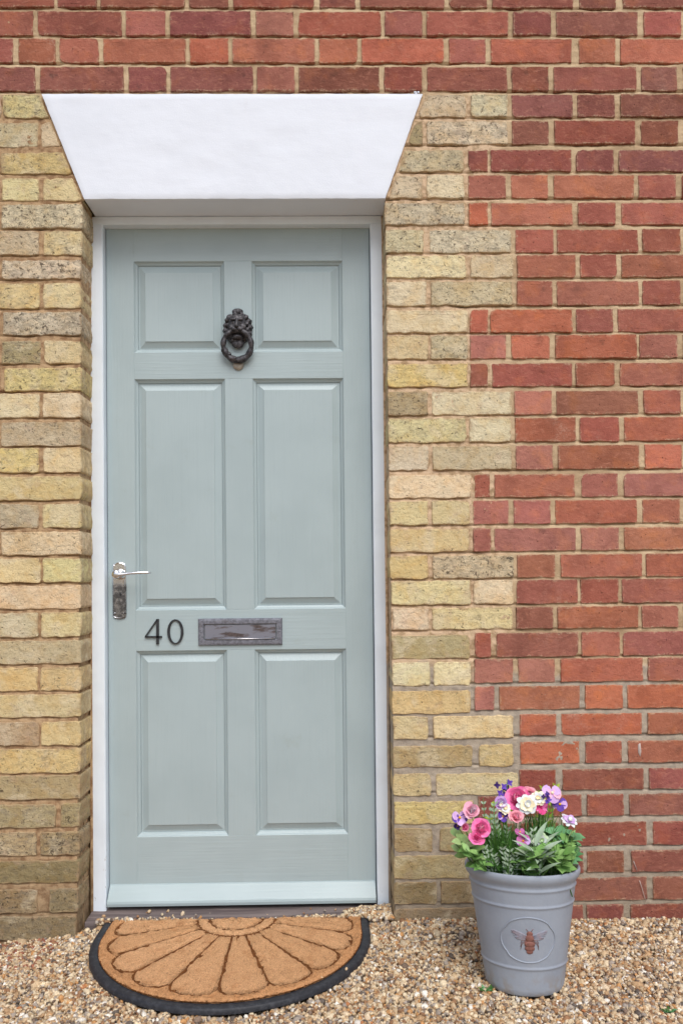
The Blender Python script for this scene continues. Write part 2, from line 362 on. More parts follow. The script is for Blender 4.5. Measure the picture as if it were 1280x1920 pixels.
# ------------------------------------------------------------------ wall
def line(p, q):
    (x0, y0), (x1, y1) = p, q
    return lambda y: x0+(x1-x0)*(y-y0)/(y1-y0)
LIN_L, LIN_R = line((78, 173), (158, 373)), line((792, 178), (722, 371))
RC = {'d': (147, 90, 79), 'm': (167, 102, 86), 'r': (180, 111, 90), 'o': (200, 119, 92), 'p': (190, 131, 116), 'b': (163, 108, 95), 'n': (180, 120, 94), 'x': (134, 85, 75)}
YC = {'y': (224, 206, 158), 'c': (236, 222, 184), 'g': (205, 189, 162), 'k': (172, 153, 118), 'o': (216, 191, 134), 'p': (234, 213, 178), 'w': (224, 211, 183), 'q': (136, 120, 92)}
TOP = [
 ((-28, 14), (-28, 14), '-58:101Rd 108:181Rd 189:346Rx 354:428Rx 437:588Rd 598:666Rx 675:832Rd 842:913Rx 922:1074Rd 1085:1154Rx 1167:1318Rx'),
 ((21, 66), (21, 66), '-12:62Rd 70:228Rd 236:310Rm 319:470Rx 479:550Rb 559:714Rm 721:791Rb 800:952Rm 961:1032Rx 1042:1195Rx 1206:1276Rm 1284:1440Rd'),
 ((72, 117), (72, 117), '-133:24Rm 34:104Rm 112:185Rr 194:348Rr 356:428Ro 436:590Rr 598:670Ro 678:831Ro 841:910Rm 920:1071Rr 1085:1153Rr 1163:1316Ro'),
 ((125, 170), (125, 170), '-8:66Rx 75:232Rx9 241:312Rx 320:474Rx9 482:552Rb 560:711Rx 720:791Rd 801:950Rx 959:1028Rd 1038:1192Rd 1202:1269Rx 1280:1436Rd')]
RROWS = [
 (177, 219, 'L:873Yg6 882:951Yw6 959:1073Rx 1082:1152Rx 1163:1314Rx'),
 (226, 270, 'L:792Yk6 800:951Yw8 959:1028Rx 1039:1190Rd 1201:1271Rx 1283:1430Rx'),
 (281, 321, 'L:868Yg7 877:914Rx 919:1070Rd 1080:1150Rx 1160:1312Rx'),
 (328, 371, 'L:792Yg6 799:870Yw4 877:948Rm 958:1027Rr 1038:1188Rn 1197:1267Rm 1279:1425Rm'),
 (380, 421, '721:870Yw8 878:914Ro 921:1073Rr 1083:1153Rm 1165:1316Rr'),
 (430, 473, '722:793Yg6 805:958Yw7 966:1037Rm 1044:1196Rm 1204:1275Rm 1283:1440Rm'),
 (478, 520, '723:873Yc5 881:962Yg3 969:1078Rr 1087:1155Rm 1165:1316Rm'),
 (527, 572, '724:799Yc3 808:960Yg6 968:1035Rm 1044:1197Rm 1204:1275Rm 1284:1440Rb'),
 (580, 623, '724:876Yp1 881:914Ro 919:1072Ro 1080:1149Rb 1158:1312Rm'),
 (628, 672, '725:802Yy3 807:876Yg7 881:948Rp 958:1030Ro 1040:1193Rr 1198:1270Rb 1280:1430Rm'),
 (681, 724, '726:876Yo4 881:914Rm 922:1072Rm 1079:1152Rm 1162:1316Rm'),
 (733, 777, '727:802Yk6 810:958Yw3 964:1034Rp 1043:1196Rb 1206:1276Rm 1286:1440Rm'),
 (783, 828, '728:873Yy5 879:958Yw2 965:1079Rm 1087:1160Rm 1170:1320Rr'),
 (835, 880, '728:803Yw3 811:958Yg3 967:1036Rp 1046:1198Rm 1208:1278Ro 1288:1440Rm'),
 (889, 932, '729:882Yp1 889:918Rm 927:1077Rm 1090:1158Rb 1169:1318Rb'),
 (938, 982, '730:802Yy3 808:880Yy2 887:953Rp 962:1031Rp 1041:1193Rr 1204:1274Rr 1284:1430Rm'),
 (990, 1033, '731:878Yy2 887:920Rb 927:1079Rp 1089:1160Rp 1170:1318Rn'),
 (1040, 1083, '731:802Yo1 811:962Yg8 969:1040Rm 1051:1203Rr 1211:1360Rr'),
 (1087, 1132, '732:882Yy3 888:962Yp2 968:1082Rb 1088:1159Rm 1166:1316Rb'),
 (1138, 1179, '735:804Yp3 809:961Yy3 967:1036Rb 1045:1196Rn 1203:1271Rm 1281:1430Rm')]
RLOW = [   # yellow y range (at x 820), red y range (at x 1120)
 (1191, 1235, 1185, 1230, '734:880Yk1 890:920Rr 931:1083Rb 1090:1161Rn 1168:1320Rb'),
 (1242, 1286, 1234, 1278, '735:806Yc1 812:882Yc0 889:961Rp 971:1040Rp 1051:1205Rr 1214:1360Rb'),
 (1295, 1338, 1285, 1329, '735:881Yo2 890:926Rp 936:1086Rn 1096:1167Ro 1176:1326Ro'),
 (1343, 1386, 1338, 1378, '736:802Yy1 812:962Yy1 974:1042Ro 1052:1203Ro 1213:1360Rr'),
 (1398, 1439, 1390, 1431, '737:885Yk4 898:962Yo4 975:1086Ro 1097:1165Rr 1177:1326Rn'),
 (1451, 1492, 1442, 1481, '737:808Yy3 818:970Yy0 974:1041Rd 1054:1206Rd 1217:1366Rd'),
 (1503, 1545, 1490, 1530, '738:888Yo3 896:930Rd 940:1090Rd 1100:1169Rr 1179:1326Rd'),
 (1553, 1597, 1542, 1586, '738:810Yk2 823:888Yk2 897:966Rd 976:1046Rd 1056:1212Rd 1224:1370Rd'),
 (1604, 1648, 1596, 1636, '738:890Yk2 898:932Rx 940:1093Rx 1100:1169Rx 1183:1330Rx'),
 (1654, 1695, 1646, 1689, '738:818Yq3 826:892Yq3 899:968Rx 978:1048Rx 1058:1213Rx 1224:1370Rx'),
 (1703, 1745, 1697, 1738, '739:890Yq3 898:934Rx 940:1093Rx 1100:1168Rx 1182:1330Rx')]
LROWS = [
 (178, 221, '-75:2Yg5 6:LYy7'), (229, 275, '-78:71Yg5 77:LYg4'), (286, 326, '1:LYo6'), (334, 376, '3:73Yy3 81:LYy3'),
 (383, 428, '2:155Yw9'), (433, 478, '-2:73Yg6 82:154Yy6'), (488, 523, '4:152Yw9'), (531, 578, '-2:75Yy5 81:152Yy4'),
 (585, 628, '5:153Yw9'), (639, 682, '3:76Yk7 82:153Yy4'), (689, 733, '8:153Yo6'), (738, 783, '-5:74Yw3 80:153Yw2'),
 (791, 836, '3:153Yg5'), (840, 886, '-3:73Yo5 82:153Yy2'), (893, 938, '-5:153Yy2'), (945, 990, '-2:73Yg4 80:153Yy3'),
 (997, 1041, '3:153Yp4'), (1047, 1092, '-2:76Yy1 80:153Yy1'), (1098, 1142, '-4:152Yp2'), (1149, 1195, '-2:72Yg2 77:153Yy1'),
 (1201, 1245, '-3:152Yg3'), (1252, 1296, '-5:71Yo0 76:152Yy4'), (1302, 1345, '-4:152Yy2'), (1354, 1398, '-4:74Yk3 78:152Yy1'),
 (1404, 1450, '-4:152Yo5'), (1454, 1499, '-5:151Yk4'), (1508, 1552, '-4:105Yk6 113:150Yk6'), (1561, 1604, '-6:69Yk8 76:150Yk9'),
 (1614, 1656, '-5:148Yq4'), (1668, 1712, '-6:70Yq7 92:147Yq7'), (1718, 1764, '-5:143Yq7')]

wall = empty('brick_wall', (0.2, 0, 0), 'red brick house wall with pale yellow brick quoins around the door', 'wall')

def brick_rings(q, kind, rng, depth=.10):
    """q: corners (x,z) bottom-left, bottom-right, top-right, top-left -> list of rings of points, back to front"""
    q = [np.array(c, float) for c in q]; yel = kind == 'Y'
    bev = rng.uniform(.0014, .0028) if yel else rng.uniform(.0009, .0018)
    jit = .0028 if yel else .0019
    out = []
    for k in range(4):
        a, c = q[k], q[(k+1) % 4]; prev = q[k-1]
        ea = (c-a)/np.linalg.norm(c-a); ep = (prev-a)/np.linalg.norm(prev-a)
        rc = rng.uniform(.003, .007) if yel else rng.uniform(.0015, .004)
        if rng.random() < (.14 if yel else .06): rc = rng.uniform(.008, .015)
        out += [a+ep*rc, a+(ea+ep)*rc*.29]
        L = np.linalg.norm(c-a); n = max(1, int(L/.017))
        out.append(a+ea*rc)
        for i in range(1, n): out.append(a+ea*L*i/n)
    P = np.array(out); n = len(P)
    ph = rng.random()*10
    J = np.array([[N2(ph+i*.9, 3.3), N2(ph+i*.9, 17.7)] for i in range(n)]).reshape(n, 2)*2*jit
    B0 = P.copy(); P = P+J; q4 = np.array(q); ortho = abs(q4[0, 0]-q4[3, 0]) < .004 and abs(q4[1, 0]-q4[2, 0]) < .004
    lo_, hi_ = B0.min(0), B0.max(0); hm = (hi_-lo_).min()/2
    c = P.mean(0); e = np.roll(P, -1, 0)-np.roll(P, 1, 0); nrm = np.stack([-e[:, 1], e[:, 0]], 1); nrm /= np.linalg.norm(nrm, axis=1)[:, None]+1e-9
    proud = rng.uniform(-.0015, .0015); tx, tz = rng.uniform(-.008, .008), rng.uniform(-.012, .012)
    fy = lambda p: proud+tx*(p[:, 0]-c[0])+tz*(p[:, 1]-c[1])
    R = []
    for ins, dy in ((0, None), (0, bev), (bev*.35, bev*.32), (bev, 0), (bev+.0095, -.0001)):
        Q = P+(np.clip(B0, lo_+ins, np.maximum(hi_-ins, lo_+ins))-B0 if ortho else (B0.mean(0)-B0)*min(.8, ins/hm))
        y = np.full(n, depth) if dy is None else fy(Q)+dy+.0011*N2(Q[:, 0]*75, Q[:, 1]*75)
        R.append(np.stack([Q[:, 0], y, Q[:, 1]], 1))
    return R, c
def brick_mb(b, q, kind, rng):
    R, c = brick_rings(q, kind, rng); n = len(R[0]); k0 = len(b.f)
    b.rings([list(r) for r in R], False, True); b.flat.update(range(len(b.f)-1-n, len(b.f)))
    EDGE.extend([1.0]*(4*n)+[0.0]*n)
    return c
EDGE, RNGB = [], np.random.default_rng(21)
def row(zY, zR, spec, ym):
    """zY / zR = (z bottom, z top) for yellow and red bricks of a course"""
    xs = []
    for tok in spec.split():
        m = re.match(r'(-?\d+|L):(-?\d+|L)([RY])([a-z])(\d?)', tok); a, c, kind, code, soot = m.groups()
        z0, z1 = (zY if kind == 'Y' else zR)
        yb, yt = ym[1], ym[0]
        def X(v, y, side):
            if v != 'L': return at(float(v), (yb+yt)/2, 0)[0]
            return at((LIN_R(y)+5) if side == 0 else (LIN_L(y)-5), y, 0)[0]
        q = [(X(a, yb, 0), z0), (X(c, yb, 1), z0), (X(c, yt, 1), z1), (X(a, yt, 0), z1)]
        EDGE.clear(); b = MB(); ctr = brick_mb(b, q, kind, RNGB)
        base = np.array((RC if kind == 'R' else YC)[code], float)
        base = (.70*base+.30*np.array((162, 100, 84)) if kind == 'R' else .78*base+.22*np.array((212, 194, 150)))*1.02+RNGB.uniform(-7, 7)+RNGB.uniform(-4, 4, 3)
        al = (float(soot)/9*.74+(.20 if kind == 'Y' else 0) if soot else 0.0)
        if kind == 'R' and not soot: al = RNGB.random()*.5
        b.build('brick', RED if kind == 'R' else YEL, wall, loc=(ctr[0], 0, ctr[1]), colr=(*lin(*base), al), edge=EDGE)
        xs += [q[0][0], q[1][0]]
    return min(xs), max(xs)
zrow = []
for (y0, y1), _, spec in TOP:
    z1, z0 = at(640, y0, 0)[1], at(640, y1, 0)[1]; e = row((z0, z1), (z0, z1), spec, (y0, y1)); zrow.append(('T', z0, z1, *e))
for y0, y1, spec in RROWS:
    z1, z0 = at(1000, y0, 0)[1], at(1000, y1, 0)[1]; e = row((z0, z1), (z0, z1), spec, (y0, y1)); zrow.append(('R', z0, z1, *e))
for a0, a1, r0, r1, spec in RLOW:
    e = row((at(820, a1, 0)[1], at(820, a0, 0)[1]), (at(1120, r1, 0)[1], at(1120, r0, 0)[1]), spec, ((a0+r0)/2, (a1+r1)/2))
    zrow.append(('R', at(1120, r1, 0)[1], at(1120, r0, 0)[1], *e))
for y0, y1, spec in LROWS:
    z1, z0 = at(80, y0, 0)[1], at(80, y1, 0)[1]; e = row((z0, z1), (z0, z1), spec, (y0, y1)); zrow.append(('L', z0, z1, *e))
# the same brickwork going on beyond the edges of the picture
XMIN, XMAX, ZTOP = -1.5, 2.1, 3.3
ob = MB(); oc = []; EDGE.clear()
def fill(x0, x1, z0, z1, start):
    x, k = x0, start
    while x < x1-.02:
        wd = .208 if k % 2 else .099
        n0 = len(ob.v); brick_mb(ob, [(x, z0), (min(x+wd, x1), z0), (min(x+wd, x1), z1), (x, z1)], 'R', RNGB)
        c = np.array(RC['dmrmdnb'[RNGB.integers(7)]], float)+RNGB.uniform(-6, 6, 3); oc.extend([(*lin(*c), .2)]*(len(ob.v)-n0)); x += wd+.012; k += 1
for i, (side, z0, z1, xa, xb) in enumerate(zrow):
    if side in 'TR': fill(xb+.012, XMAX, z0, z1, i)
    if side in 'TL':
        n = 0; fill(XMIN, xa-.012, z0, z1, i)
zt = zrow[0][2]; i = 0
while zt < ZTOP:
    fill(XMIN+(.06 if i % 2 else 0), XMAX, zt+.011, zt+.075, i); zt += .075; i += 1
tag(ob.build('brick_courses', RED, wall, colr=oc, edge=EDGE), kind='stuff')

# mortar bed: a lumpy sheet just behind the brick faces, with returns into the doorway
def XL(z): return np.interp(z, [0, 1.975], [at(146, 1715, 0)[0], at(155, 380, 0)[0]])
def XR(z): return np.interp(z, [0, 1.975], [at(739, 1715, 0)[0], at(720, 380, 0)[0]])
BOT = {k: np.array(sorted(z0 for sd_, z0, *_ in zrow if sd_ in k)) for k in ('TL', 'TR')}
def mort_y(x, z):
    """pointing struck to a slope: deep under the brick above, nearly flush above the brick below"""
    z0 = float(z[0]); rec = np.where((x < -.3) | ((x > .3) & (x < .74) & (z < 2.27)), .0034, .0040)
    rec = np.where((x > .3) & (z < .68), .0034, rec)
    bots = BOT['TL' if x.mean() < 0 else 'TR']; i = np.searchsorted(bots, z0-.0015)
    d = (bots[i]-z0) if i < len(bots) else .05
    w_ = math.exp(-(max(d, 0)/.0042)**2)*(.0085 if d > -.002 else 0)
    w_ = w_*np.clip(.55+1.6*N2(x*23+z0*11, z*31+2), .1, 1.2)
    return rec + w_ + .0030*N2(x*70, z*70) + .0024*N2(x*190+5, z*190+9) + .0016*N2(x*14, z*14)
def sheet(b, xs_of_z, zs):
    n = None; vs = []
    for z in zs:
        X = xs_of_z(z); n = len(X); Y = mort_y(X, np.full(n, z)); vs += list(zip(X, Y, np.full(n, z)))
    m = len(zs); fs = [(j*n+i, j*n+i+1, (j+1)*n+i+1, (j+1)*n+i) for j in range(m-1) for i in range(n-1)]
    b.add(vs, fs)
mb = MB(); STEP = .0031
zs_low = np.arange(-.14, 1.975, STEP); zs_low = np.append(zs_low, 1.975)
lx = np.concatenate([np.linspace(0, .55, 20, endpoint=False), np.linspace(.55, 1, 56)])
sheet(mb, lambda z: XMIN+(XL(z)-.0035-XMIN)*lx, zs_low)
rx = np.concatenate([np.linspace(0, .52, 146, endpoint=False), np.linspace(.52, 1, 30)])
sheet(mb, lambda z: XR(z)+.0035+(XMAX-XR(z)-.0035)*rx, zs_low)
tx = np.concatenate([np.linspace(XMIN, -.7, 16, endpoint=False), np.linspace(-.7, 1.3, 320, endpoint=False), np.linspace(1.3, XMAX, 16)])
sheet(mb, lambda z: tx, np.concatenate([np.linspace(1.975, 2.6, 200, endpoint=False), np.linspace(2.6, ZTOP+.05, 20)]))
mortar = mb.build('mortar', MOR, wall)
rb = MB()
for fn, sgn in ((XL, -1), (XR, 1)):     # reveals
    zz = np.linspace(-.14, 1.974, 260); yy = np.linspace(.003, .125, 14)
    vs = [(float(fn(z))+sgn*.0035+sgn*.004*float(N2(y*150+sgn*7, z*120)), y, z) for z in zz for y in yy]
    m = len(yy); rb.add(vs, [(j*m+i, j*m+i+1, (j+1)*m+i+1, (j+1)*m+i) for j in range(len(zz)-1) for i in range(m-1)])
rb.build('reveal_mortar', MOR, wall)
# the wall's mass: a back slab beyond the opening so light cannot come through
cb = MB(); cb.box(XMIN, -.462, .06, .2, -.2, ZTOP); cb.box(.412, XMAX, .06, .2, -.2, ZTOP); cb.box(-.462, .412, .06, .2, 1.99, ZTOP); cb.box(-.5, .45, .19, .25, -.2, 2.0)
cb.build('wall_core', MOR, wall, smooth=False)

# lintel
q = [at(158, 373, -.006), at(722, 371, -.006), at(792, 178, -.006), at(78, 173, -.006)]
zb = (q[0][1]+q[1][1])/2; zt = (q[2][1]+q[3][1])/2
lb = MB()
def lint(u, v, y):
    xl = q[0][0]+(q[3][0]-q[0][0])*v; xr = q[1][0]+(q[2][0]-q[1][0])*v
    return [xl+(xr-xl)*u, y, zb+(zt-zb)*v]
NU, NV = 110, 34
def lfront(u, v):
    p = lint(u, v, -.0065); p[1] += .0012*float(N2(p[0]*9, p[2]*22)) + .0006*float(N2(p[0]*50, p[2]*70)); e = min(u*NU, (1-u)*NU, v*NV, (1-v)*NV)
    if e < .5: p[1] += .002; p[0] += .0012*float(N2(p[0]*60, p[2]*60)); p[2] += .0014*float(N2(p[0]*70, 5+p[2]*60))
    return p
lb.grid(lfront, NU, NV)
lb.grid(lambda u, v: [lint(u, 0, 0)[0], -.0045+(.125+.0045)*v, zb+.0012*float(N2(u*40, v*6))+ (.0006 if v < .02 else 0)], 60, 12)
lb.grid(lambda u, v: [lint(0, u, 0)[0], -.0045+.05*v, zb+(zt-zb)*u], 12, 2)
lb.grid(lambda u, v: [lint(1, u, 0)[0], -.0045+.05*v, zb+(zt-zb)*u], 12, 2)
lb.grid(lambda u, v: [lint(u, 1, 0)[0], -.0045+.05*v, zt], 20, 2)
lo = lb.build('lintel', LINTEL, wall); lo['label'] = 'white painted tapered lintel above the door'
sm = MB()
for k in range(9):
    x, z = at(776+RNGB.normal(0, 5), 174+RNGB.normal(0, 2.2), 0); sm.blob((x, .002, z), (.003+.003*RNGB.random(), .003, .002+.002*RNGB.random()), 1)
sm.build('paint_splash', LINTEL, wall)
MARK = mat_simple('pale_chip', lin(206, 190, 182), .8, 0, .2)
fl = MB()
fl.prism([at(*p, 0) for p in ((1195, 1396), (1199, 1393), (1201, 1408), (1199, 1419), (1195, 1411))], -.0022, .004, .0006)
fl.build('paint_fleck', MARK, wall)
for pp in (((1186, 1614), (1189, 1622), (1192, 1631)), ((1197, 1650), (1201, 1662), (1205, 1676), (1209, 1690))):
    MB().tube([(at(*p, 0)[0], -.0032, at(*p, 0)[1]) for p in pp], .0009, 5).build('cobweb_thread', MARK, wall)

# ------------------------------------------------------------------ door frame
fr = empty('door_frame', (-.03, D1, 0), 'white painted wooden door frame with flaking paint near the ground', 'door frame')
XO0, XI0, XI1, XO1 = -.4500, -.4120, .3553, .3895
ZS, ZH = zb-.001, at(446, 420, D1)[1]
def jamb(x0, x1, inner):
    b = MB(); zz = np.linspace(-.035, ZH, 60); rings = []
    for z in zz:
        wob = .0008*float(N2(z*7, x0*50)); ch = .0022
        a = [(x0, .16), (x0, D1+ch), (x0+ch, D1), (x1-ch, D1), (x1, D1+ch), (x1, D2+.002), (x1, .16)]
        rings.append([(x+wob, y+.5*wob, z) for x, y in a])
    b.rings(rings, True, True); return b
jamb(XO0, XI0, 1).build('jamb', FRAME, fr, smooth=False); jamb(XI1, XO1, -1).build('jamb', FRAME, fr, smooth=False)
b = MB(); b.box(XO0, XO1, D1+.001, .16, ZH, ZS, .002); b.build('head', FRAME, fr, smooth=False)
# cover bead along the frame's outer edge and a sealant line
b = MB()
for x, s in ((XO0+.001, 1), (XO1-.001, -1)):
    b.tube([(x-s*.003+.0015*float(N2(z*30, 2+s)), D1+.003, z) for z in np.linspace(-.03, ZS-.002, 80)], .0055, 6)
b.build('sealant', MOR, fr)
b = MB()
def sil(u, v):      # v: 0 back .. 1 front bottom
    x = XO0-.002+(XO1+.004-XO0)*u
    if v < .72: t = v/.72; return (x, .160-.130*t, -.004-.006*t+.0016*float(N2(x*40, v*9)))
    t = (v-.72)/.28; return (x, .030-.004*min(1, t*3)*0+.0025*float(N2(x*30, v*20)), -.010-.05*t)
b.grid(sil, 120, 14); s_ = b.build('sill', SILL, fr); s_['label'] = 'dark weathered wooden sill with flaked paint'

# ------------------------------------------------------------------ door
DX0, DX1, DZ0, DZ1 = XI0+.002, XI1-.002, .006, ZH+.004
door = empty('front_door', (DX0, D2, 0), 'sage green six panel front door with house number 40', 'door')
PX = dict(TL=(252, 490, 422, 661), TR=(473, 489, 642, 659), ML=(253, 711, 423, 1144), MR=(475, 709, 646, 1141), LL=(256, 1220, 426, 1570), LR=(478, 1217, 650, 1563))
def px2(r): return at(r[0], (r[1]+r[3])/2, D2)[0], at(r[2], (r[1]+r[3])/2, D2)[0], at((r[0]+r[2])/2, r[3], D2)[1], at((r[0]+r[2])/2, r[1], D2)[1]
RCT = {k: px2(v) for k, v in PX.items()}
a0, a1 = [np.mean([RCT[k][i] for k in ('TL', 'ML', 'LL')]) for i in (0, 1)]; c0, c1 = [np.mean([RCT[k][i] for k in ('TR', 'MR', 'LR')]) for i in (0, 1)]
zz = [(np.mean([RCT[r+'L'][2], RCT[r+'R'][2]]), np.mean([RCT[r+'L'][3], RCT[r+'R'][3]])) for r in 'TML']
def board(name, x0, x1, z0, z1, mat):
    b = MB(); b.box(x0, x1, D2, D2+.042, z0, z1, .0006); return b.build(name, mat, door, smooth=False)
board('stile', DX0, a0, DZ0, DZ1, DV); board('stile', c1, DX1, DZ0, DZ1, DV)
for z0, z1 in ((zz[0][1], DZ1), (zz[1][1], zz[0][0]), (zz[2][1], zz[1][0]), (DZ0, zz[2][0])): board('rail', a0, c1, z0, z1, DH)
for z0, z1 in zz: board('muntin', a1, c0, z0, z1, DV)
def rect_rings(x0, x1, z0, z1, prof): return [[(x0+i, D2+y, z0+i), (x1-i, D2+y, z0+i), (x1-i, D2+y, z1-i), (x0+i, D2+y, z1-i)] for i, y in prof]
for z0, z1 in zz:
    for x0, x1 in ((a0, a1), (c0, c1)):
        b = MB(); b.rings(rect_rings(x0, x1, z0, z1, [(-.0005, .030), (0, .0006), (.0012, .0016), (.0022, .004), (.005, .0066), (.0085, .0085), (.0105, .0115), (.0108, .0135), (.0108, .03)]))
        mo = b.build('moulding', DV, door, smooth=False)
        b = MB(); b.rings(rect_rings(x0, x1, z0, z1, [(.0112, .03), (.0112, .0128), (.0150, .0126), (.0318, .0046), (.0322, .0030), (.0330, .0026)]), False, True)
        b.build('panel', DV, door, smooth=False)
# weather bar
zt_, zb_ = at(446, 1655, D2)[1], .007
b = MB(); prof = [(D2+.0, zt_+.001), (D2-.004, zt_-.001), (D2-.036, zb_+.014), (D2-.038, zb_+.008), (D2-.037, zb_), (D2-.0, zb_)]
b.rings([[(x, y, z) for y, z in prof] for x in (DX0+.002, DX1-.002)], True, True); wb_ = b.build('weather_bar', DH, door, smooth=False)
# house number
def stroke(poly): return MB().prism([at(*p, D2) for p in poly], D2-.0055, D2+.001, .0008)
BLACK = mat_simple('black_enamel', lin(38, 40, 44), .35, 0, .5, c2=lin(52, 54, 58))
def outline(pts): return [at(*p, D2) for p in pts]
b = MB()
def bar(b, p0, p1, w0, w1):
    p0, p1 = np.array(at(*p0, D2)), np.array(at(*p1, D2)); d = (p1-p0)/np.linalg.norm(p1-p0); n = np.array([-d[1], d[0]])
    b.prism([p0-n*w0/2, p1-n*w1/2, p1+n*w1/2, p0+n*w0/2], D2-.0055, D2+.001, .0007)
bar(b, (296.3, 1160.5), (296.3, 1208), .0078, .0078); bar(b, (295.5, 1161.5), (273.5, 1193.5), .0042, .0036); bar(b, (272.5, 1194), (304.5, 1194), .0052, .0052)
n4 = b.build('numeral', BLACK, door, smooth=False); n4['label'] = 'black numeral 4'
b = MB(); rr = []; cxz = np.array(at(329.5, 1184.5, D2)); n = 40
for ro, y in ((0, D2+.001), (0, D2-.0048), (.0008, D2-.0055)):
    rr.append([(cxz[0]+(.0232-ro)*math.cos(t), y, cxz[1]+(.0362-ro)*math.sin(t)) for t in np.linspace(0, 2*math.pi, n, endpoint=False)])
for ro, y in ((.0008, D2-.0055), (0, D2-.0048), (0, D2+.001)):
    rr.append([(cxz[0]+(.0158+ro)*math.cos(t), y, cxz[1]+(.0318+ro)*math.sin(t)) for t in np.linspace(0, 2*math.pi, n, endpoint=False)])
b.rings(rr); n0 = b.build('numeral', BLACK, door, smooth=False); n0['label'] = 'black numeral 0'
# letter plate
x0, z1 = at(372, 1160, D2); x1, z0 = at(529.5, 1208.5, D2)
lp_ = MB()
def rr_(x0, x1, z0, z1, prof): return [[(x0+i, D2+y, z0+i), (x1-i, D2+y, z0+i), (x1-i, D2+y, z1-i), (x0+i, D2+y, z1-i)] for i, y in prof]
lp_.rings(rr_(x0, x1, z0, z1, [(0, .001), (0, -.003), (.0018, -.006), (.006, -.0068), (.015, -.0068), (.0168, -.0055), (.0172, -.001)]))
lpo = lp_.build('letter_plate', PEWTER, door, smooth=False); lpo['label'] = 'tarnished metal letter plate'
fb = MB(); i = .0185
fb.rings(rr_(x0+i, x1-i, z0+i, z1-i, [(0, 0), (0, -.0032), (.0012, -.0042)]), False, True)
fb.box(x0+i+.001, x1-i-.001, D2-.0082, D2-.003, z0+i-.0015, z0+i+.0012)
fo = fb.build('flap', FLAP, lpo, smooth=False)
for sx in (x0+.009, x1-.009):
    q_ = MB(); q_.blob((sx, D2-.0068, (z0+z1)/2), (.0028, .0012, .0028), 2); q_.build('screw', PEWTER, lpo)
pb = MB(); pb.tube([(x0+i+.001, D2-.0085, z0+i), (x1-i-.001, D2-.0085, z0+i)], .0013, 8); pb.build('flap_edge', mat_simple('bright_steel', lin(225, 225, 228), .25, 1.0, .5, var=.05), lpo)
# lever handle
hx0, hz1 = at(211.5, 1054, D2); hx1, hz0 = at(238, 1161, D2); hc = (hx0+hx1)/2; hw = (hx1-hx0)/2
def plate_outline(s):
    w_ = hw-s; pts = []
    for t in np.linspace(0, math.pi, 13): pts.append((hc+w_*.98*math.cos(t), hz1-.012+(.012-s)*math.sin(t)))
    pts += [(hc-w_, hz1-.03), (hc-w_, hz0+.02)]
    for t in np.linspace(math.pi, 2*math.pi, 13): pts.append((hc+w_*.98*math.cos(t), hz0+.010+(.010-s)*math.sin(t)))
    pts += [(hc+w_, hz0+.02), (hc+w_, hz1-.03)]
    return pts
b = MB(); b.rings([[(x, y, z) for x, z in plate_outline(s)] for s, y in ((0, D2+.001), (0, D2-.002), (.0012, D2-.0045), (.0035, D2-.0058), (.0050, D2-.0050), (.0058, D2-.0048))], False, True)
hd = b.build('lever_handle', CHROME, door, smooth=False); hd['label'] = 'chrome lever handle on a pitted backplate'
lx_, lz_ = at(226, 1077, D2)
b = MB(); yv = D2-.004
b.rings([[(lx_+r*math.cos(t), y, lz_+r*math.sin(t)) for t in np.linspace(0, 2*math.pi, 24, endpoint=False)] for r, y in ((.0155, yv), (.0155, yv-.004), (.0125, yv-.008), (.0105, yv-.012), (.0095, yv-.03), (.0115, yv-.036), (.0125, yv-.046), (.0095, yv-.050))], False, True)
P = [(lx_-.004, yv-.042, lz_-.001), (lx_+.008, yv-.044, lz_-.0015), (lx_+.022, yv-.0445, lz_+.000), (lx_+.042, yv-.044, lz_+.0026), (lx_+.070, yv-.043, lz_+.0042), (lx_+.089, yv-.041, lz_+.0042), (lx_+.097, yv-.037, lz_+.0036)]
b.tube(P, [.008, .0064, .0046, .0042, .0042, .004, .003], 12); lv = b.build('lever', CHROME, hd)
for px in (216.5, 232.5):
    x, z = at(px, 1150, D2); b = MB(); b.blob((x, D2-.0055, z), (.0034, .002, .0034), 2); b.build('screw', CHROME, hd)
x, z = at(227, 1114, D2); b = MB(); b.blob((x, D2-.0056, z), (.0022, .0012, .0058), 2); b.build('keyhole', BLACK, hd)

# lion door knocker
kx, kz = at(446.5, 616, D2)
U = 1/ (F/(D2-CAM[1]))          # one source pixel in metres on the door
def K(dx, dz, y): return (kx+dx*U, D2-y, kz+dz*U)
b = MB()
b.blob(K(0, -2, .004), (27*U, .010, 31*U), 3)
rk = random.Random(5)
for ring, (rx, rz, y0, cnt, sz) in enumerate(((25, 28, .007, 15, 7.0), (20, 22, .013, 12, 6.4))):
    for k in range(cnt):
        t = 2*math.pi*(k+.5*ring)/cnt + rk.uniform(-.06, .06)
        if ring == 0 and -1.9 < (t-2*math.pi*(t > math.pi)) < -1.25: continue
        d = np.array([math.cos(t), math.sin(t)]); p0 = d*np.array([rx, rz])*.80; p1 = d*np.array([rx, rz])*1.04+np.array([rk.uniform(-1.5, 1.5), -1.5])
        m_ = (p0+p1)/2+np.array([-d[1], d[0]])*1.6
        b.tube([K(*p0, y0+.003), K(*m_, y0+.0035), K(*p1, y0-.003)], [sz*.7*U, sz*.8*U, sz*.5*U], 7)
b.blob(K(0, 30, .010), (11*U, .007, 6*U), 2)
b.blob(K(0, 4, .019), (16.5*U, .015, 20*U), 3)                       # face
b.blob(K(0, 14, .029), (12.5*U, .006, 5.5*U), 2)                       # brow
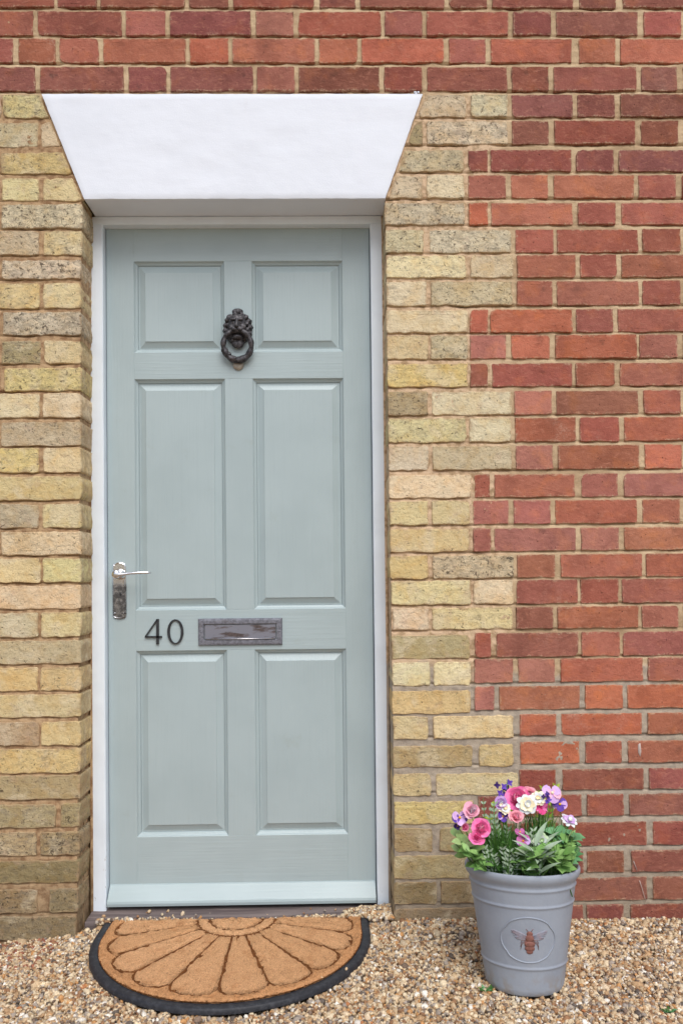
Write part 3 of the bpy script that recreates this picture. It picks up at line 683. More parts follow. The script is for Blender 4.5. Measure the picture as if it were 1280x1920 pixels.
for s in (-1, 1):
    b.blob(K(7*s, 10.5, .034), (6.2*U, .004, 2.8*U), 2)          # eyebrow
    b.blob(K(7*s, 5.0, .0315), (2.4*U, .0028, 1.9*U), 2)         # eye
    b.blob(K(16*s, 18, .016), (4.6*U, .005, 5*U), 2)               # ear
    b.blob(K(11*s, -3, .026), (6.5*U, .007, 6.5*U), 2)                # cheek
    b.blob(K(5*s, -8.0, .035), (6*U, .007, 5.2*U), 2)          # muzzle
b.tube([K(0, 12, .034), K(0, 4, .039), K(0, -3, .042)], [2.6*U, 3*U, 4*U], 8)  # nose ridge
b.blob(K(0, -3.5, .0425), (4.6*U, .004, 2.6*U), 2)
b.blob(K(0, -19, .020), (11*U, .008, 6*U), 2)                      # jaw
b.blob(K(0, -30, .010), (12*U, .007, 10*U), 2)                     # beard boss
kn = b.build('door_knocker', IRON, door); kn['label'] = 'dark iron lion head door knocker'
md = kn.modifiers.new('fuse', 'REMESH'); md.mode = 'VOXEL'; md.voxel_size = .0011; md.use_smooth_shade = True
b = MB(); cz = -35.5; n = 56; pts = []; rad = []
for k in range(n):
    t = 2*math.pi*k/n; r = 26; fall = math.sin(t)
    pts.append(K(r*math.cos(t), cz+r*1.02*math.sin(t), .024-.006*fall*-1 if fall > 0 else .024-.010*-fall)); rad.append((5.0+1.5*max(0, -fall)**2+.7*math.sin(t*9))*U)
b.tube(pts, rad, 10, closed=True)
b.blob(K(-24, -45, .022), (7*U, .005, 5.5*U), 2); b.blob(K(-17, -52, .020), (6*U, .005, 4.5*U), 2); b.blob(K(2, -62, .017), (9*U, .006, 6.5*U), 2); b.blob(K(-6, -60, .021), (5*U, .005, 4*U), 2)
b.build('ring', IRON, kn)
b = MB(); b.rings([[K(r*math.cos(t), -69+r*math.sin(t), y) for t in np.linspace(0, 2*math.pi, 24, endpoint=False)] for r, y in ((10.5, -.001), (10.5, .003), (9, .006), (6, .0075), (1, .008))], False, True)
sp_ = b.build('strike_plate', mat_simple('pale_worn_metal', lin(176, 168, 156), .45, .5, .5), kn)

# ------------------------------------------------------------------ doormat
MX, MY, MZ = at(440, 1718, .02)[0], .022, -.012      # back edge centre of the mat
WH, ST = .361, .092
def R_out(t, wh=WH):
    c, s = abs(math.cos(t)), math.sin(t)
    if c > 1e-6 and wh/c*s <= ST: return wh/c
    bb = s*ST; return bb+math.sqrt(max(bb*bb-(ST*ST-wh*wh), 0))
def mp(r, t, z): return (MX+.006+r*math.cos(t)*1.0, MY-r*math.sin(t), MZ+z)
mat_ = empty('doormat', (MX, MY-.2, MZ), 'semicircular brown coir doormat with petal pattern and black rubber edge', 'doormat')
TT = np.linspace(0, math.pi, 121)
b = MB(); b.rings([[mp(R_out(t)-i, t, z) for t in TT] for i, z in ((.0, -.006), (0, .004), (.004, .0072), (.022, .0076), (.026, .0052), (.35, .005))], closed=False)
b.add([mp(R_out(0), 0, -.006), mp(R_out(0), 0, .0045), mp(R_out(math.pi), math.pi, .0045), mp(R_out(math.pi), math.pi, -.006)], [(0, 1, 2, 3)])
rb_ = b.build('rubber_base', RUBBER, mat_, smooth=True); rb_['label'] = 'black rubber edge'
GR = .0021; NP = 10
def scal(t):
    k = t/math.pi*NP; fq = k-math.floor(k); return R_out(t)-.080+.032*math.sqrt(max(0, 1-(2*fq-1)**2))
def pad(name, r_in, r_out, t0, t1, nt, nr, h=.0145, colr=(238, 186, 138)):
    b = MB(); rg = np.random.default_rng(int(t0*1000)+int(r_in(t0)*1e4)+3)
    def P(u, v):
        t = t0+(t1-t0)*u; a, c = r_in(t), r_out(t)
        tm = (t0+t1)/2; r = a+(c-a)*v
        g = GR*1.1/max(r, .03)
        t_ = t0+g+(t1-t0-2*g)*u
        e = min(u*nt, (1-u)*nt, v*nr, (1-v)*nr); z = h-(.0055 if e < .5 else (.0012 if e < 1.5 else 0))+rg.normal(0, .0016)
        return mp(r+rg.normal(0, .0006), t_+rg.normal(0, .0008), z)
    b.grid(P, nt, nr); n = nt+1
    loop = [i for i in range(n)]+[j*n+nt for j in range(1, nr+1)]+[nr*n+i for i in range(nt-1, -1, -1)]+[j*n for j in range(nr-1, 0, -1)]
    m = len(b.v); low = [(b.v[i][0], b.v[i][1], MZ+.004) for i in loop]; b.v += low; L = len(loop)
    for i in range(L): b.f.append((loop[i], loop[(i+1) % L], m+(i+1) % L, m+i))
    c = np.array(colr, float)+rg.uniform(-6, 6)
    return b.build(name, COIR, mat_, colr=(*lin(*c), 1.0))
b = MB(); b.rings([[mp(max(R_out(t)*k-.0225*k, .0), t, .0098) for t in TT] for k in (1, .66, .33, .02)], closed=False); b.build('coir_backing', COIR, mat_, colr=(*lin(128, 82, 48), 1.0))
pad('coir_hub', lambda t: .0015, lambda t: .070, 0, math.pi, 40, 8)
pad('coir_ring', lambda t: .070+2*GR, lambda t: .104, 0, math.pi, 50, 5)
for k in range(NP):
    pad('coir_petal', lambda t: .104+2*GR, lambda t: max(scal(t), .12), math.pi*k/NP, math.pi*(k+1)/NP, 12, 20)
pad('coir_border', lambda t: scal(t)+2*GR, lambda t: R_out(t)-.0235, 0, math.pi, 220, 8, colr=(234, 178, 128))
# loose coir fibres standing out of the pile
fbv, rgf = MB(), np.random.default_rng(4)
for k in range(9000):
    t = rgf.uniform(.01, math.pi-.01); r = R_out(t)*math.sqrt(rgf.random()); 
    if r > R_out(t)-.029: continue
    p = np.array(mp(r, t, .0135)); d = rgf.normal(0, 1, 3); d[2] = abs(d[2])*.45; d /= np.linalg.norm(d); s = np.cross(d, (0, 0, 1)); s /= np.linalg.norm(s)+1e-9
    L = rgf.uniform(.003, .010); fbv.add([p-s*.00035, p+s*.00035, p+d*L], [(0, 1, 2)])
cf = np.repeat(np.array([[*lin(*(np.array([236, 182, 132])*f)), 1] for f in rgf.uniform(.45, 1.15, len(fbv.v)//3)]), 3, 0)
tag(fbv.build('coir_fibres', COIR, mat_, smooth=False, colr=cf), kind='stuff')

# ------------------------------------------------------------------ planter
PCX, PCY, PZ0, HP = .6765, -.302, -.026, .272
PROF = [(.0, 0), (.084, 0), (.0872, .003), (.0889, .008)]
def prad(z): return .0889+(.1285-.0889)*(z/HP)
bands = (.0625, .198, .2345)
for z in np.linspace(.012, HP-.030, 110):
    r = prad(z)
    for bz in bands[:2]: r += .0024*math.exp(-((z-bz)/.0026)**2)
    r += .0022*math.exp(-((z-bands[2])/.003)**2)
    PROF.append((r, z))
PROF += [(prad(HP-.026)+.003, HP-.0235), (.1325, HP-.018), (.1350, HP-.010), (.1350, HP-.003), (.1325, HP), (.1292, HP-.0012), (.1250, HP-.010), (.1215, HP-.05), (.112, HP-.10)]
plant_pot = empty('flower_pot', (PCX, PCY, PZ0), 'grey flower pot with oval bee emblem standing on gravel', 'flower pot')
b = MB(); b.lathe((PCX, PCY, PZ0), PROF, 80); b.build('pot_body', POT, plant_pot)
b = MB(); b.rings([[(PCX+r*math.cos(t), PCY+r*math.sin(t), PZ0+HP-.050+.006*float(N2(9*math.cos(t)*r*10, 9*math.sin(t)*r*10))) for t in np.linspace(0, 2*math.pi, 40, endpoint=False)] for r in (.1205, .09, .05, .01)], False, True)
b.build('soil', mat_simple('dark_soil', lin(58, 46, 36), .95, 0, .1, scale=150, bump=.004), plant_pot)
# emblem on the front of the pot: u = metres along the surface, v = height about the emblem centre
PHI0 = math.atan2(CAM[1]-PCY, CAM[0]-PCX)+math.radians(1.2); EZ = .128; PHI0 += math.radians(5.2)
def on_pot(u, v, off):
    v = v if abs(v) > .034 else v*.9; z = EZ+v; r = prad(z)+off; ph = PHI0+u/prad(z); return (PCX+r*math.cos(ph), PCY+r*math.sin(ph), PZ0+z)
b = MB(); b.tube([on_pot(.0635*math.cos(t), .0500*math.sin(t), .0002) for t in np.linspace(0, 2*math.pi, 64, endpoint=False)], .0017, 8, closed=True)
em = b.build('emblem_rim', POT, plant_pot)
COPPER = mat_simple('copper_paint', lin(146, 100, 90), .6, .1, .3, c2=lin(126, 88, 80), scale=140)
COPPER2 = mat_simple('rubbed_copper_paint', lin(150, 138, 146), .6, 0, .3, c2=lin(148, 152, 166), scale=120)
def pblob(b, u, v, ru, rv, rot=0, off=.0002, th=.0028):
    R = []
    for k, (s, o) in enumerate(((1, -.001), (1, th*.35), (.75, th*.8), (.3, th))):
        R.append([on_pot(u+s*(ru*math.cos(t)*math.cos(rot)-rv*math.sin(t)*math.sin(rot)), v+s*(ru*math.cos(t)*math.sin(rot)+rv*math.sin(t)*math.cos(rot)), off+o) for t in np.linspace(0, 2*math.pi, 20, endpoint=False)])
    b.rings(R, False, True)
b = MB()
pblob(b, .002, .016, .0070, .0062, th=.0022); pblob(b, .002, .005, .0098, .0095, th=.0028); pblob(b, .002, -.010, .0118, .0085, th=.0030); pblob(b, .002, -.020, .0112, .0075, th=.0026); pblob(b, .002, -.028, .0075, .006, th=.002)
for s in (-1, 1):
    b.tube([on_pot(.002+s*.003, .022, .001), on_pot(.002+s*.008, .028, .001)], .0006, 5)
    for a in (-.35, -.75, -1.05):
        b.tube([on_pot(.002+s*.007, .002-.004*abs(a), .001), on_pot(.002+s*.017, .004+.013*a, .001), on_pot(.002+s*.020, .0+.022*a, .001)], .0005, 5)
be = b.build('bee_emblem', COPPER, plant_pot); be['label'] = 'copper coloured bee emblem'
b = MB()
for s in (-1, 1):
    pblob(b, .002+s*.022, .0135, .0205, .0058, s*.42, th=.0008); pblob(b, .002+s*.018, .0035, .0145, .0045, s*.12, th=.0007)
    for k in range(4): b.tube([on_pot(.002+s*.008, .006+.0018*k, .0018), on_pot(.002+s*(.040-.004*abs(k-2)), .0225-.0055*(3-k), .0016)], .0006, 5)
b.build('bee_wing', COPPER2, be)
plant_pot.rotation_euler = (-.125, .018, 0)      # the pot leans back a little on the loose stones
PCY += .030; PCX += .005

# ------------------------------------------------------------------ plants in the pot
def leaf(b, base, d, nrm, L, Wd, curl=.3, n=6, fold=.25, ser=0.0, shape=.8, inpot=False):
    base, d, nrm = np.array(base, float), np.array(d, float), np.array(nrm, float); d /= np.linalg.norm(d)
    s = np.cross(d, nrm); s /= np.linalg.norm(s)+1e-9; up = np.cross(s, d)
    vs = []; p = base.copy(); dd = d.copy()
    for i in range(n+1):
        t = i/n
        if shape > 0: wv = Wd*.5*(math.sin(math.pi*min(1, t**shape*.97+.03)))*(1+ser*(-1)**i)
        else: wv = Wd*.5*math.sqrt(max(0, 1-((t-.6)/(.62 if t < .6 else .405))**2))*(1+ser*math.sin(i*2.3))
        uu = np.cross(s, dd); vs += [p-s*wv+uu*wv*fold, p, p+s*wv+uu*wv*fold]
        dd = dd-uu*curl/n; dd /= np.linalg.norm(dd); p = p+dd*L/n
    if inpot and any(p_[2] < PZ0+HP-.014 and math.hypot(p_[0]-PCX, p_[1]-PCY) > .106 for p_ in vs): return      # would pass through the pot's wall
    fs = []
    for i in range(n): fs += [(3*i, 3*i+1, 3*i+4, 3*i+3), (3*i+1, 3*i+2, 3*i+5, 3*i+4)]
    b.add(vs, fs)
LG = [mat_leaf('leaf_fresh', lin(150, 190, 112), lin(112, 162, 80)), mat_leaf('leaf_mid', lin(118, 172, 122), lin(82, 140, 88)), mat_leaf('leaf_silver', lin(178, 198, 172), lin(146, 172, 142)),
      mat_leaf('leaf_dark', lin(58, 98, 44), lin(74, 120, 50)), mat_leaf('leaf_lime', lin(172, 196, 62), lin(150, 180, 60)), mat_leaf('leaf_pale', lin(176, 206, 140), lin(140, 184, 100))]
STEM = mat_simple('green_stem', lin(92, 132, 66), .6, 0, .3)
rp = random.Random(11)
SOILZ = PZ0+HP-.050
def root(px, Y):   # foot of a plant on the soil, under image column px
    x = at(px, 1620, Y)[0]; dx, dy = x-PCX, Y-PCY; r = math.hypot(dx, dy); k = min(1, .088/max(r, 1e-6)); return np.array([PCX+dx*k, PCY+dy*k, SOILZ])
def leafy(name, label, px, Y, n, L, Wd, mat, spread, hgt_px, stems=3, cat='plant', ser=0.0, up=.55, fold=.25, shape=.8):
    o = root(px[0], Y); e = empty(name, o, label, cat, 'plants growing in the grey pot')
    sb = MB(); tips = []
    for k in range(stems):
        tip = pt(px[1]+rp.uniform(-spread, spread), hgt_px+rp.uniform(0, 22), Y+rp.uniform(-.03, .03)); mid = (o+tip)/2+np.array([rp.uniform(-.006, .006), rp.uniform(-.006, .006), .006])
        sb.tube([o, mid, tip], [.0018, .0014, .0009], 5); tips.append((o, mid, tip))
    sb.build('stem', STEM, e)
    for k in range(int(n*1.7)):
        a, m_, c = tips[k % stems]; t = rp.uniform(.45, 1); p = (1-t)**2*a+2*t*(1-t)*m_+t*t*c
        ang = rp.uniform(0, 2*math.pi); d = np.array([math.cos(ang), math.sin(ang)*.8-.10, rp.uniform(.25, 1.1)*up*1.7]); nr = np.array([rp.uniform(-.3, .3), -.45, 1.0])
        b = MB(); s = rp.uniform(.9, 1.5); leaf(b, p, d, nr, L*s, Wd*s, rp.uniform(.2, .9), 6, fold, ser, shape, True)
        if b.v: b.build('leaf', mat, e)
    return e
def needles(name, label, px0, px1, Y, n, top, mat, wd=.0022, spread=.03):
    o = root(px0, Y); e = empty(name, o, label, 'plant', 'plants growing in the grey pot'); b = MB(); sb = MB()
    for k in range(2*n):
        tip = pt(px1+rp.gauss(0, spread*793*.5), top+abs(rp.gauss(0, 26)), Y+rp.gauss(0, .022)); base = o+np.array([rp.gauss(0, .016), rp.gauss(0, .014), 0])
        t0 = rp.uniform(0, .6); p = base+(tip-base)*t0; d = tip-base; d = d/np.linalg.norm(d)+np.array([rp.gauss(0, .22), rp.gauss(0, .22), rp.gauss(0, .12)])
        leaf(b, p, d, (rp.uniform(-1, 1), -1, .2), np.linalg.norm(tip-base)*(1-t0)*rp.uniform(.6, 1), wd*rp.uniform(.9, 1.7), rp.uniform(-.2, .5), 3, .1, 0.0, .8, True)
        if k % 14 == 0: sb.tube([base, (base+tip)/2+np.array([0, 0, .004]), tip], [.0014, .001, .0006], 5)
    sb.build('stem', STEM, e); tag(b.build('needle_leaves', mat, e), kind='stuff'); return e
def sprig(name, label, px0, tips_px, Y, mat, L=.014, Wd=.005, pairs=11):
    o = root(px0, Y); e = empty(name, o, label, 'plant', 'plants growing in the grey pot'); b = MB(); sb = MB()
    for (tx_, ty_) in tips_px:
        tip = pt(tx_, ty_, Y+rp.uniform(-.012, .012)); mid = (o+tip)/2+np.array([rp.uniform(-.006, .006), -.004, .01]); sb.tube([o, mid, tip], [.0016, .0013, .0006], 5)
        for k in range(pairs):
            t = .18+.82*k/pairs; p = (1-t)**2*o+2*t*(1-t)*mid+t*t*tip; ax = tip-o; ax /= np.linalg.norm(ax)
            for s in (-1, 1): leaf(b, p, ax*.75+np.array([s*.7, rp.uniform(-.5, .3), .1]), (0, -1, .3), L*rp.uniform(.75, 1.2)*(1.15-.5*t), Wd, .35, 4, .25, 0.0, .8, True)
    sb.build('stem', STEM, e); tag(b.build('narrow_leaves', mat, e), kind='stuff'); return e
YF, YM, YB = PCY-.085, PCY-.01, PCY+.055
needles('needle_plant', 'dense dark green needle-leaved plant in the middle of the pot', 945, 940, PCY-.045, 330, 1535, LG[3])
needles('needle_plant', 'fine dark stems below the magenta and purple flowers', 1010, 1015, YM, 260, 1510, LG[3], .0018, .045)
needles('grass_tuft', 'loose green grassy tuft behind the pot\'s left rim', 905, 902, YM, 120, 1560, LG[1], .0022, .03)
sprig('silver_sprig', 'silver green sprig rising beside the pink rose', 915, [(905, 1496), (920, 1510), (932, 1530), (912, 1540)], PCY-.02, LG[2])
sprig('silver_sprig', 'silvery lavender leaves at the pot\'s left rim', 905, [(915, 1590), (925, 1600), (905, 1585), (938, 1608)], YF+.01, LG[2], .018, .005, 8)
leafy('round_leaved_plant', 'pale round-leaved plant hanging over the left rim', (890, 858), PCY-.06, 15, .026, .020, LG[5], 14, 1562, 4)
leafy('round_leaved_plant', 'small fresh green leaves under the pink rose', (900, 880), YF+.005, 14, .026, .014, LG[0], 14, 1574, 4)
leafy('frilled_plant', 'bright green frilled plant at the front rim centre', (980, 975), YF, 26, .034, .024, LG[0], 22, 1582, 5, ser=.16, fold=.35)
leafy('sage_plant', 'grey green spiky sage rosette at the front rim', (1005, 1006), YF-.004, 26, .052, .010, LG[2], 8, 1582, 4, up=1.0)
leafy('bushy_plant', 'blue green leafy bush at the pot\'s right side', (1050, 1058), PCY-.035, 46, .032, .019, LG[1], 20, 1560, 7, ser=.1)
leafy('bushy_plant', 'fresh green leaves spilling over the right rim', (1045, 1040), YF+.015, 26, .028, .016, LG[0], 24, 1576, 5, ser=.1)
leafy('bushy_plant', 'mid green leaves behind the white star flower', (1020, 1030), PCY-.05, 26, .030, .015, LG[1], 24, 1555, 5)
leafy('filler_plant', 'dark leaves low at the back of the pot', (960, 970), YB, 34, .032, .018, LG[3], 60, 1560, 7)
sprig('silver_sprig', 'silver green sprig among the stems right of the mauve pansy', 995, [(1000, 1548), (1012, 1560), (990, 1556), (1022, 1570)], PCY-.07, LG[2], .020, .005, 9)
sprig('pale_sprig', 'pale green feathery sprig at the right back of the pot', 1050, [(1072, 1556), (1060, 1545), (1078, 1572)], PCY-.01, LG[5], .018, .007, 9)
needles('grass_tuft', 'light green grassy tuft beside the right rim', 1040, 1048, PCY-.05, 90, 1545, LG[0], .0024, .05)
leafy('filler_plant', 'mid green leaves low behind the front rim', (950, 945), YF+.02, 30, .026, .012, LG[3], 34, 1584, 6)
sprig('silver_sprig', 'silver green sprig rising behind the purple pansy', 935, [(925, 1500), (930, 1545), (952, 1548), (917, 1525)], PCY-.055, LG[2], .020, .005, 12)
sprig('silver_sprig', 'silver green sprig at the front rim left of the frilled plant', 950, [(955, 1590), (965, 1600), (940, 1585), (948, 1600)], YF-.002, LG[2], .018, .005, 8)
sprig('fern_frond', 'lime fern frond arching behind the cream flower', 1000, [(1044, 1466), (1018, 1470)], YB, LG[4], .024, .007, 12)
leafy('lime_sprig', 'lime leaves left of the magenta flower', (940, 928), YM, 5, .024, .010, LG[4], 10, 1492, 2)
leafy('lime_bud', 'yellow green bud above the topmost purple flower', (948, 951), YB-.01, 4, .016, .009, LG[4], 3, 1458, 1, up=1.3)

def petal_mat(name, c1, c2):
    t = NT(name); x = t.mix(t.ramp(t.noise(90, 3), .35, .65), c1, c2); x = t.mix(t.rnd, x, c2); return t.out(x, .6, spec=.2)
PM = {'pink': petal_mat('pink_petal', lin(252, 164, 208), lin(243, 122, 182)), 'magenta': petal_mat('magenta_petal', lin(234, 92, 154), lin(216, 66, 132)), 'blush': petal_mat('blush_petal', lin(248, 206, 218), lin(240, 176, 198)),
      'cream': petal_mat('cream_petal', lin(252, 246, 224), lin(246, 232, 196)), 'white': petal_mat('white_petal', lin(246, 246, 246), lin(226, 232, 236)), 'purple': petal_mat('purple_petal', lin(122, 88, 190), lin(96, 64, 164)),
      'lilac': petal_mat('lilac_petal', lin(226, 196, 236), lin(206, 166, 222)), 'peach': petal_mat('peach_petal', lin(252, 208, 212), lin(246, 174, 192)), 'violet': petal_mat('dark_violet_petal', lin(70, 42, 110), lin(54, 30, 90)),
      'mauve': petal_mat('mauve_petal', lin(206, 118, 172), lin(178, 92, 150)), 'yellow': petal_mat('yellow_centre', lin(246, 200, 60), lin(226, 160, 40)), 'greenwhite': petal_mat('green_white_petal', lin(222, 236, 206), lin(196, 218, 178))}
def flower(label, px, py, Y, size_px, kind, c1, c2=None, cc='yellow', tilt=(0, -.85, .5), name='flower'):
    c = pt(px, py, Y); o = root(px, max(min(Y, PCY+.09), PCY-.09)); e = empty(name, o, label, 'flower', 'flowers in the grey pot')
    R = size_px*1.04/2/793; nz = np.array(tilt, float)+np.array([rp.uniform(-.25, .25), 0, rp.uniform(-.15, .15)]); nz /= np.linalg.norm(nz)
    ax = np.cross(nz, (0, 0, 1)); ax /= np.linalg.norm(ax); ay = np.cross(nz, ax)*-1
    mid = (o+c)/2+np.array([rp.uniform(-.01, .01), 0, .012]); MB().tube([o, mid, c-nz*R*.3], [.0014, .0012, .001], 5).build('stem', STEM, e)
    def petals(n, r0, L, Wd, cup, curl, ph, m, nm='petal', shape=-1, ser=.10):
        for k in range(n):
            cup_ = cup; cup = cup_+rp.uniform(-.16, .2); a = 2*math.pi*(k+ph)/n+rp.uniform(-.22, .22); d = ax*math.cos(a)+ay*math.sin(a)
            b = MB(); leaf(b, c+d*r0+nz*rp.uniform(-.04, .04)*R, d*math.cos(cup)+nz*math.sin(cup), nz*math.cos(cup)-d*math.sin(cup), L*rp.uniform(.85, 1.12), Wd*rp.uniform(.85, 1.15), curl+rp.uniform(-.25, .25), 9, rp.uniform(.05, .3), ser, shape); b.build(nm, m, e); cup = cup_
    if kind == 'rose':
        petals(6, R*.1, R*.95, R*1.05, .30, -.5, 0, PM[c1]); petals(6, R*.05, R*.82, R*.95, .62, -.7, .5, PM[c1]); petals(5, R*.02, R*.66, R*.8, .95, -.8, .2, PM[c2 or c1]); petals(4, 0, R*.5, R*.6, 1.15, -.7, 0, PM[c1]); petals(3, 0, R*.36, R*.4, 1.3, -.3, .3, PM[c1])
    elif kind == 'daisy':
        petals(11, R*.12, R*.9, R*.46, .18, .25, 0, PM[c1]); petals(9, R*.1, R*.7, R*.4, .45, .2, .5, PM[c2 or c1])
        MB().blob(c+nz*R*.12, (R*.24,)*3, 2).build('centre', PM[cc], e)
    elif kind == 'pansy':
        petals(3, R*.06, R*.95, R*1.0, .22, .3, .25, PM[c1]); petals(2, R*.06, R*.95, R*1.05, .12, .25, .0, PM[c2 or c1])
        MB().blob(c+nz*R*.12, (R*.16,)*3, 2).build('centre', PM[cc], e)
    elif kind == 'double':
        petals(9, R*.12, R*.88, R*.62, .15, .35, 0, PM[c1]); petals(8, R*.1, R*.68, R*.55, .5, .1, .5, PM[c2 or c1]); petals(6, R*.05, R*.5, R*.42, .95, -.3, .2, PM[c1])
        MB().blob(c+nz*R*.12, (R*.14,)*3, 2).build('centre', PM[cc], e)
    elif kind == 'bell':
        petals(5, R*.1, R*1.2, R*.75, .95, -.4, 0, PM[c1]); petals(4, R*.05, R*.9, R*.6, 1.2, -.5, .5, PM[c2 or c1])
    elif kind == 'spray':
        for k in range(7):
            a = rp.uniform(0, 6.28); rr_s = R*math.sqrt(rp.random()); cc_ = c+(ax*math.cos(a)+ay*math.sin(a))*rr_s+nz*rp.uniform(-.3, .3)*R
            b = MB()
            for q_ in range(4):
                aa = q_*1.57+a; d = ax*math.cos(aa)+ay*math.sin(aa); leaf(b, cc_, d*.8+nz*.5, nz, R*.48, R*.34, .3, 3, .2)
            b.build('floret', PM[c1] if k % 3 else PM[c2 or c1], e)
    return e
flower('large bright pink rose on the left of the pot', 901, 1554, YF+.01, 40, 'rose', 'pink', 'blush')
flower('smaller pink rose bud just below the large pink rose', 894, 1570, YF, 30, 'rose', 'pink', 'pink')
flower('pale blush flower above the large pink rose', 883, 1521, PCY-.05, 32, 'rose', 'blush', 'white')
flower('blush pink bud left of the large pink rose', 871, 1553, PCY-.07, 30, 'bell', 'blush', 'pink')
flower('purple and white pansy, leftmost of the flowers', 861, 1533, PCY-.05, 30, 'pansy', 'lilac', 'purple')
flower('dark violet floret under the leftmost pansy', 857, 1549, PCY-.05, 13, 'pansy', 'violet', 'violet')
flower('topmost purple flower spray', 944, 1474, YB-.01, 34, 'spray', 'purple', 'violet')
flower('wide pink peony at the back', 970, 1499, PCY-.01, 52, 'rose', 'pink', 'blush')
flower('magenta bloom below the wide pink peony', 974, 1519, PCY-.02, 32, 'rose', 'magenta', 'pink')
flower('soft pink bloom behind the cream white flower', 992, 1490, PCY-.01, 30, 'rose', 'peach', 'blush')
flower('cream white double flower in front of the pink peony', 988, 1508, PCY-.05, 38, 'double', 'white', 'cream', cc='cream')
flower('small cream blossom right of the cream white flower', 1008, 1497, PCY-.03, 28, 'double', 'cream', 'white', cc='cream')
flower('pale lilac flower at the upper right', 1034, 1487, PCY-.01, 36, 'pansy', 'lilac', 'blush', cc='cream')
flower('purple pansy on the pale lilac flower', 1028, 1496, PCY-.035, 22, 'spray', 'purple', 'violet')
flower('purple and lilac pansy at the right end of the bouquet', 1049, 1508, PCY-.01, 30, 'pansy', 'purple', 'lilac')
flower('magenta flower right of the cream white flower', 1014, 1514, PCY-.03, 28, 'pansy', 'magenta', 'pink', cc='magenta')
flower('white and lilac blossom left of the pink peony', 937, 1507, PCY-.04, 28, 'rose', 'lilac', 'white')
flower('cream blossom left of the magenta bloom', 946, 1516, PCY-.05, 24, 'double', 'cream', 'white', cc='cream')
flower('purple pansy hanging below the cream blossom', 942, 1531, PCY-.05, 22, 'pansy', 'purple', 'lilac')
flower('peach pink bud below the magenta bloom', 966, 1533, PCY-.06, 30, 'rose', 'peach', 'blush')
flower('upper mauve floret of the low flower at the pot\'s front', 974, 1560, YF+.01, 18, 'pansy', 'mauve', 'mauve')
flower('mauve pansy with yellow eye low at the front', 980, 1577, YF, 24, 'pansy', 'mauve', 'lilac')
flower('pale green white star flower above the sage', 1014, 1577, YF, 30, 'double', 'greenwhite', 'white', cc='greenwhite')
flower('white flower sticking out on the right side', 1066, 1539, PCY-.01, 32, 'double', 'white', 'lilac', cc='cream', tilt=(.5, -.5, .8))

# ------------------------------------------------------------------ weeds in the gravel
for px, py, n, L, lab in ((912, 1853, 12, .017, 'small green weed in the gravel by the pot'), (1255, 1892, 16, .014, 'small green weed near the right edge of the gravel')):
    x, y = gnd(px, py, -.012); e = empty('weed', (x, y, -.022), lab, 'weed', 'weeds in the gravel')
    for k in range(n):
        a = rp.uniform(0, 6.28); b = MB(); leaf(b, (x+rp.uniform(-.008, .008), y+rp.uniform(-.006, .006), -.018), (math.cos(a), math.sin(a), rp.uniform(.4, 1.2)), (0, -.3, 1), L*rp.uniform(.7, 1.3), .006, .5, 4)
        b.build('leaf', LG[3 if k % 3 else 1], e)

# ------------------------------------------------------------------ gravel
def stones(n, x0, x1, y0, y1, rmean, seed, lift=0.0, keep=None, reds=0.0):
    g = np.random.default_rng(seed); P = np.stack([g.uniform(x0, x1, n), g.uniform(y0, y1, n)], 1)
    if keep is not None: P = P[keep(P[:, 0], P[:, 1])]
    n = len(P); rad = rmean*np.exp(g.normal(0, .34, n)); sc = np.stack([g.uniform(.8, 1.45, n), g.uniform(.75, 1.15, n), g.uniform(.45, .85, n)], 1)*rad[:, None]
    V, Fc = ICO[1]; Vv = V[None]*(1+g.uniform(-.2, .2, (n, 12, 1)))*sc[:, None, :]
    q = g.normal(0, 1, (n, 4)); q[:, 1:3] *= .45; q /= np.linalg.norm(q, axis=1)[:, None]; ww, xx, yy, zz_ = q.T
    Rm = np.stack([1-2*(yy*yy+zz_*zz_), 2*(xx*yy-zz_*ww), 2*(xx*zz_+yy*ww), 2*(xx*yy+zz_*ww), 1-2*(xx*xx+zz_*zz_), 2*(yy*zz_-xx*ww), 2*(xx*zz_-yy*ww), 2*(yy*zz_+xx*ww), 1-2*(xx*xx+yy*yy)], 1).reshape(n, 3, 3)
    Vv = np.einsum('nij,nkj->nki', Rm, Vv)
    z = hgt(P[:, 0], P[:, 1])+lift-rad*.5+g.uniform(-.004, .004, n)
    Vv += np.concatenate([P, z[:, None]], 1)[:, None, :]
    pal = np.array([lin(*c) for c in ((226, 208, 176), (206, 180, 144), (190, 156, 118), (154, 116, 84), (200, 150, 98), (168, 156, 144), (104, 94, 86), (240, 234, 222), (216, 196, 166), (132, 112, 96), (190, 128, 84))])
    pr = np.array([.17, .19, .15, .09, .035, .12, .05, .045, .12, .06, .006]); ci = g.choice(len(pal), n, p=pr/pr.sum()); C = pal[ci]*g.uniform(.88, 1.22, (n, 1))
    isred = (P[:, 0] < -.50) & (P[:, 1] > -.17) & (g.random(n) < .2*reds); C[isred] = np.array(lin(168, 110, 86))*g.uniform(.7, 1.1, (isred.sum(), 1))
    return Vv.reshape(-1, 3), np.repeat(np.concatenate([C, np.ones((n, 1))], 1), 12, 0), n
def on_mat(x, y, m=0.0):
    dx, dy = x-(MX+.006), MY-y; t = np.arctan2(dy, dx); r = np.hypot(dx, dy); R_ = np.array([R_out(float(a)) if 0 <= a <= math.pi else 0 for a in t]); return (dy > -.004) & (r < R_-m)
def keep_main(x, y):
    k = ~on_mat(x, y, .006) & (np.hypot(x-.6765, y+.302) > .084)
    inside = (x > XO0-.004) & (x < XO1+.006); k &= ~((y > .028) & inside) & ~((y > .004) & ~inside); return k
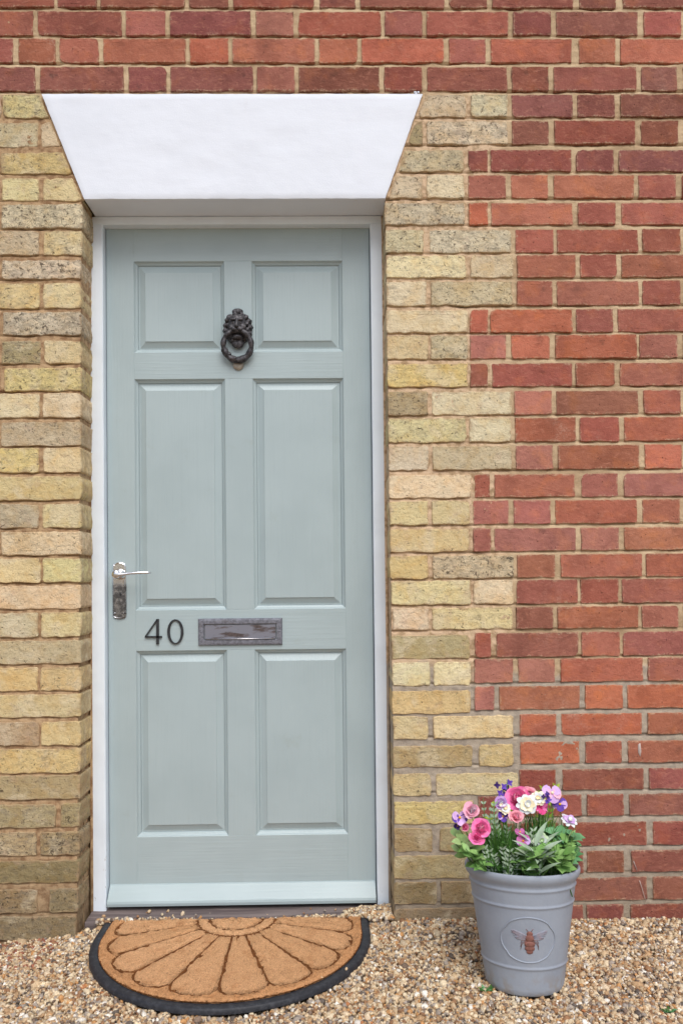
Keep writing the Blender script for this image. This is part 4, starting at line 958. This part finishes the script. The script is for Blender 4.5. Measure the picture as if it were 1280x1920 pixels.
parts = [stones(60000, -.80, 1.32, -.68, .03, .0047, 1, 0, keep_main, 1.0), stones(2200, -.80, 1.32, -.68, .03, .0075, 6, .001, keep_main, 1.0),
         stones(16000, -1.5, 2.1, -1.25, .03, .0085, 2, -.003, lambda x, y: keep_main(x, y) & ~((x > -.82) & (x < 1.34) & (y > -.70)))]
def sill_right(x, y): return (x > .27-.10*0 + (y-.03)*.2) & (x < XO1)
parts.append(stones(900, .255, XO1, -.005, .075, .0048, 3, .017, lambda x, y: (np.random.default_rng(1).random(len(x)) < np.clip((x-.255)/.05, 0, 1)) & ~on_mat(x, y, .0)))
parts.append(stones(620, MX-.375, MX+.375, .016, .034, .0038, 5, .019))
parts.append(stones(26, -.42, .30, .035, .09, .0034, 8, .019))
g_ = np.random.default_rng(12); ex = []
for k in range(2):
    t = g_.uniform(.25, math.pi-.1); r = R_out(t)-g_.uniform(.003, .03); p = mp(r, t, 0); v_, c_, n_ = stones(1, p[0], p[0]+1e-4, p[1], p[1]+1e-4, .0036, 100+k, 0); v_ = v_-v_.mean(0)+np.array([p[0], p[1], MZ+.009]); ex.append((v_, c_, 1))
parts += ex
V = np.concatenate([p[0] for p in parts]); C = np.concatenate([p[1] for p in parts]); NS = sum(p[2] for p in parts)
Fi = (np.array(ICO[1][1])[None]+12*np.arange(NS)[:, None, None]).reshape(-1, 3)
me = bpy.data.meshes.new('gravel'); me.vertices.add(len(V)); me.vertices.foreach_set('co', V.ravel().astype('f'))
me.loops.add(Fi.size); me.loops.foreach_set('vertex_index', Fi.ravel().astype('i'))
me.polygons.add(len(Fi)); me.polygons.foreach_set('loop_start', np.arange(0, Fi.size, 3).astype('i')); me.update(calc_edges=True); me.validate()
ca = me.color_attributes.new('Col', 'FLOAT_COLOR', 'POINT'); ca.data.foreach_set('color', C.astype('f').ravel())
me.materials.append(GRAVEL); go = bpy.data.objects.new('gravel', me); col.objects.link(go)
tag(go, 'loose pale brown gravel covering the ground', 'gravel', kind='stuff')
# compact bed under the loose stones
b = MB(); gx, gy = np.linspace(-1.55, 2.15, 110), np.linspace(-1.3, .1, 46)
vs = [(x, y, float(hgt(x, y))-.009) for y in gy for x in gx]; b.add(vs, [(j*110+i, j*110+i+1, (j+1)*110+i+1, (j+1)*110+i) for j in range(45) for i in range(109)])
tag(b.build('gravel_bed', GROUND), kind='structure')
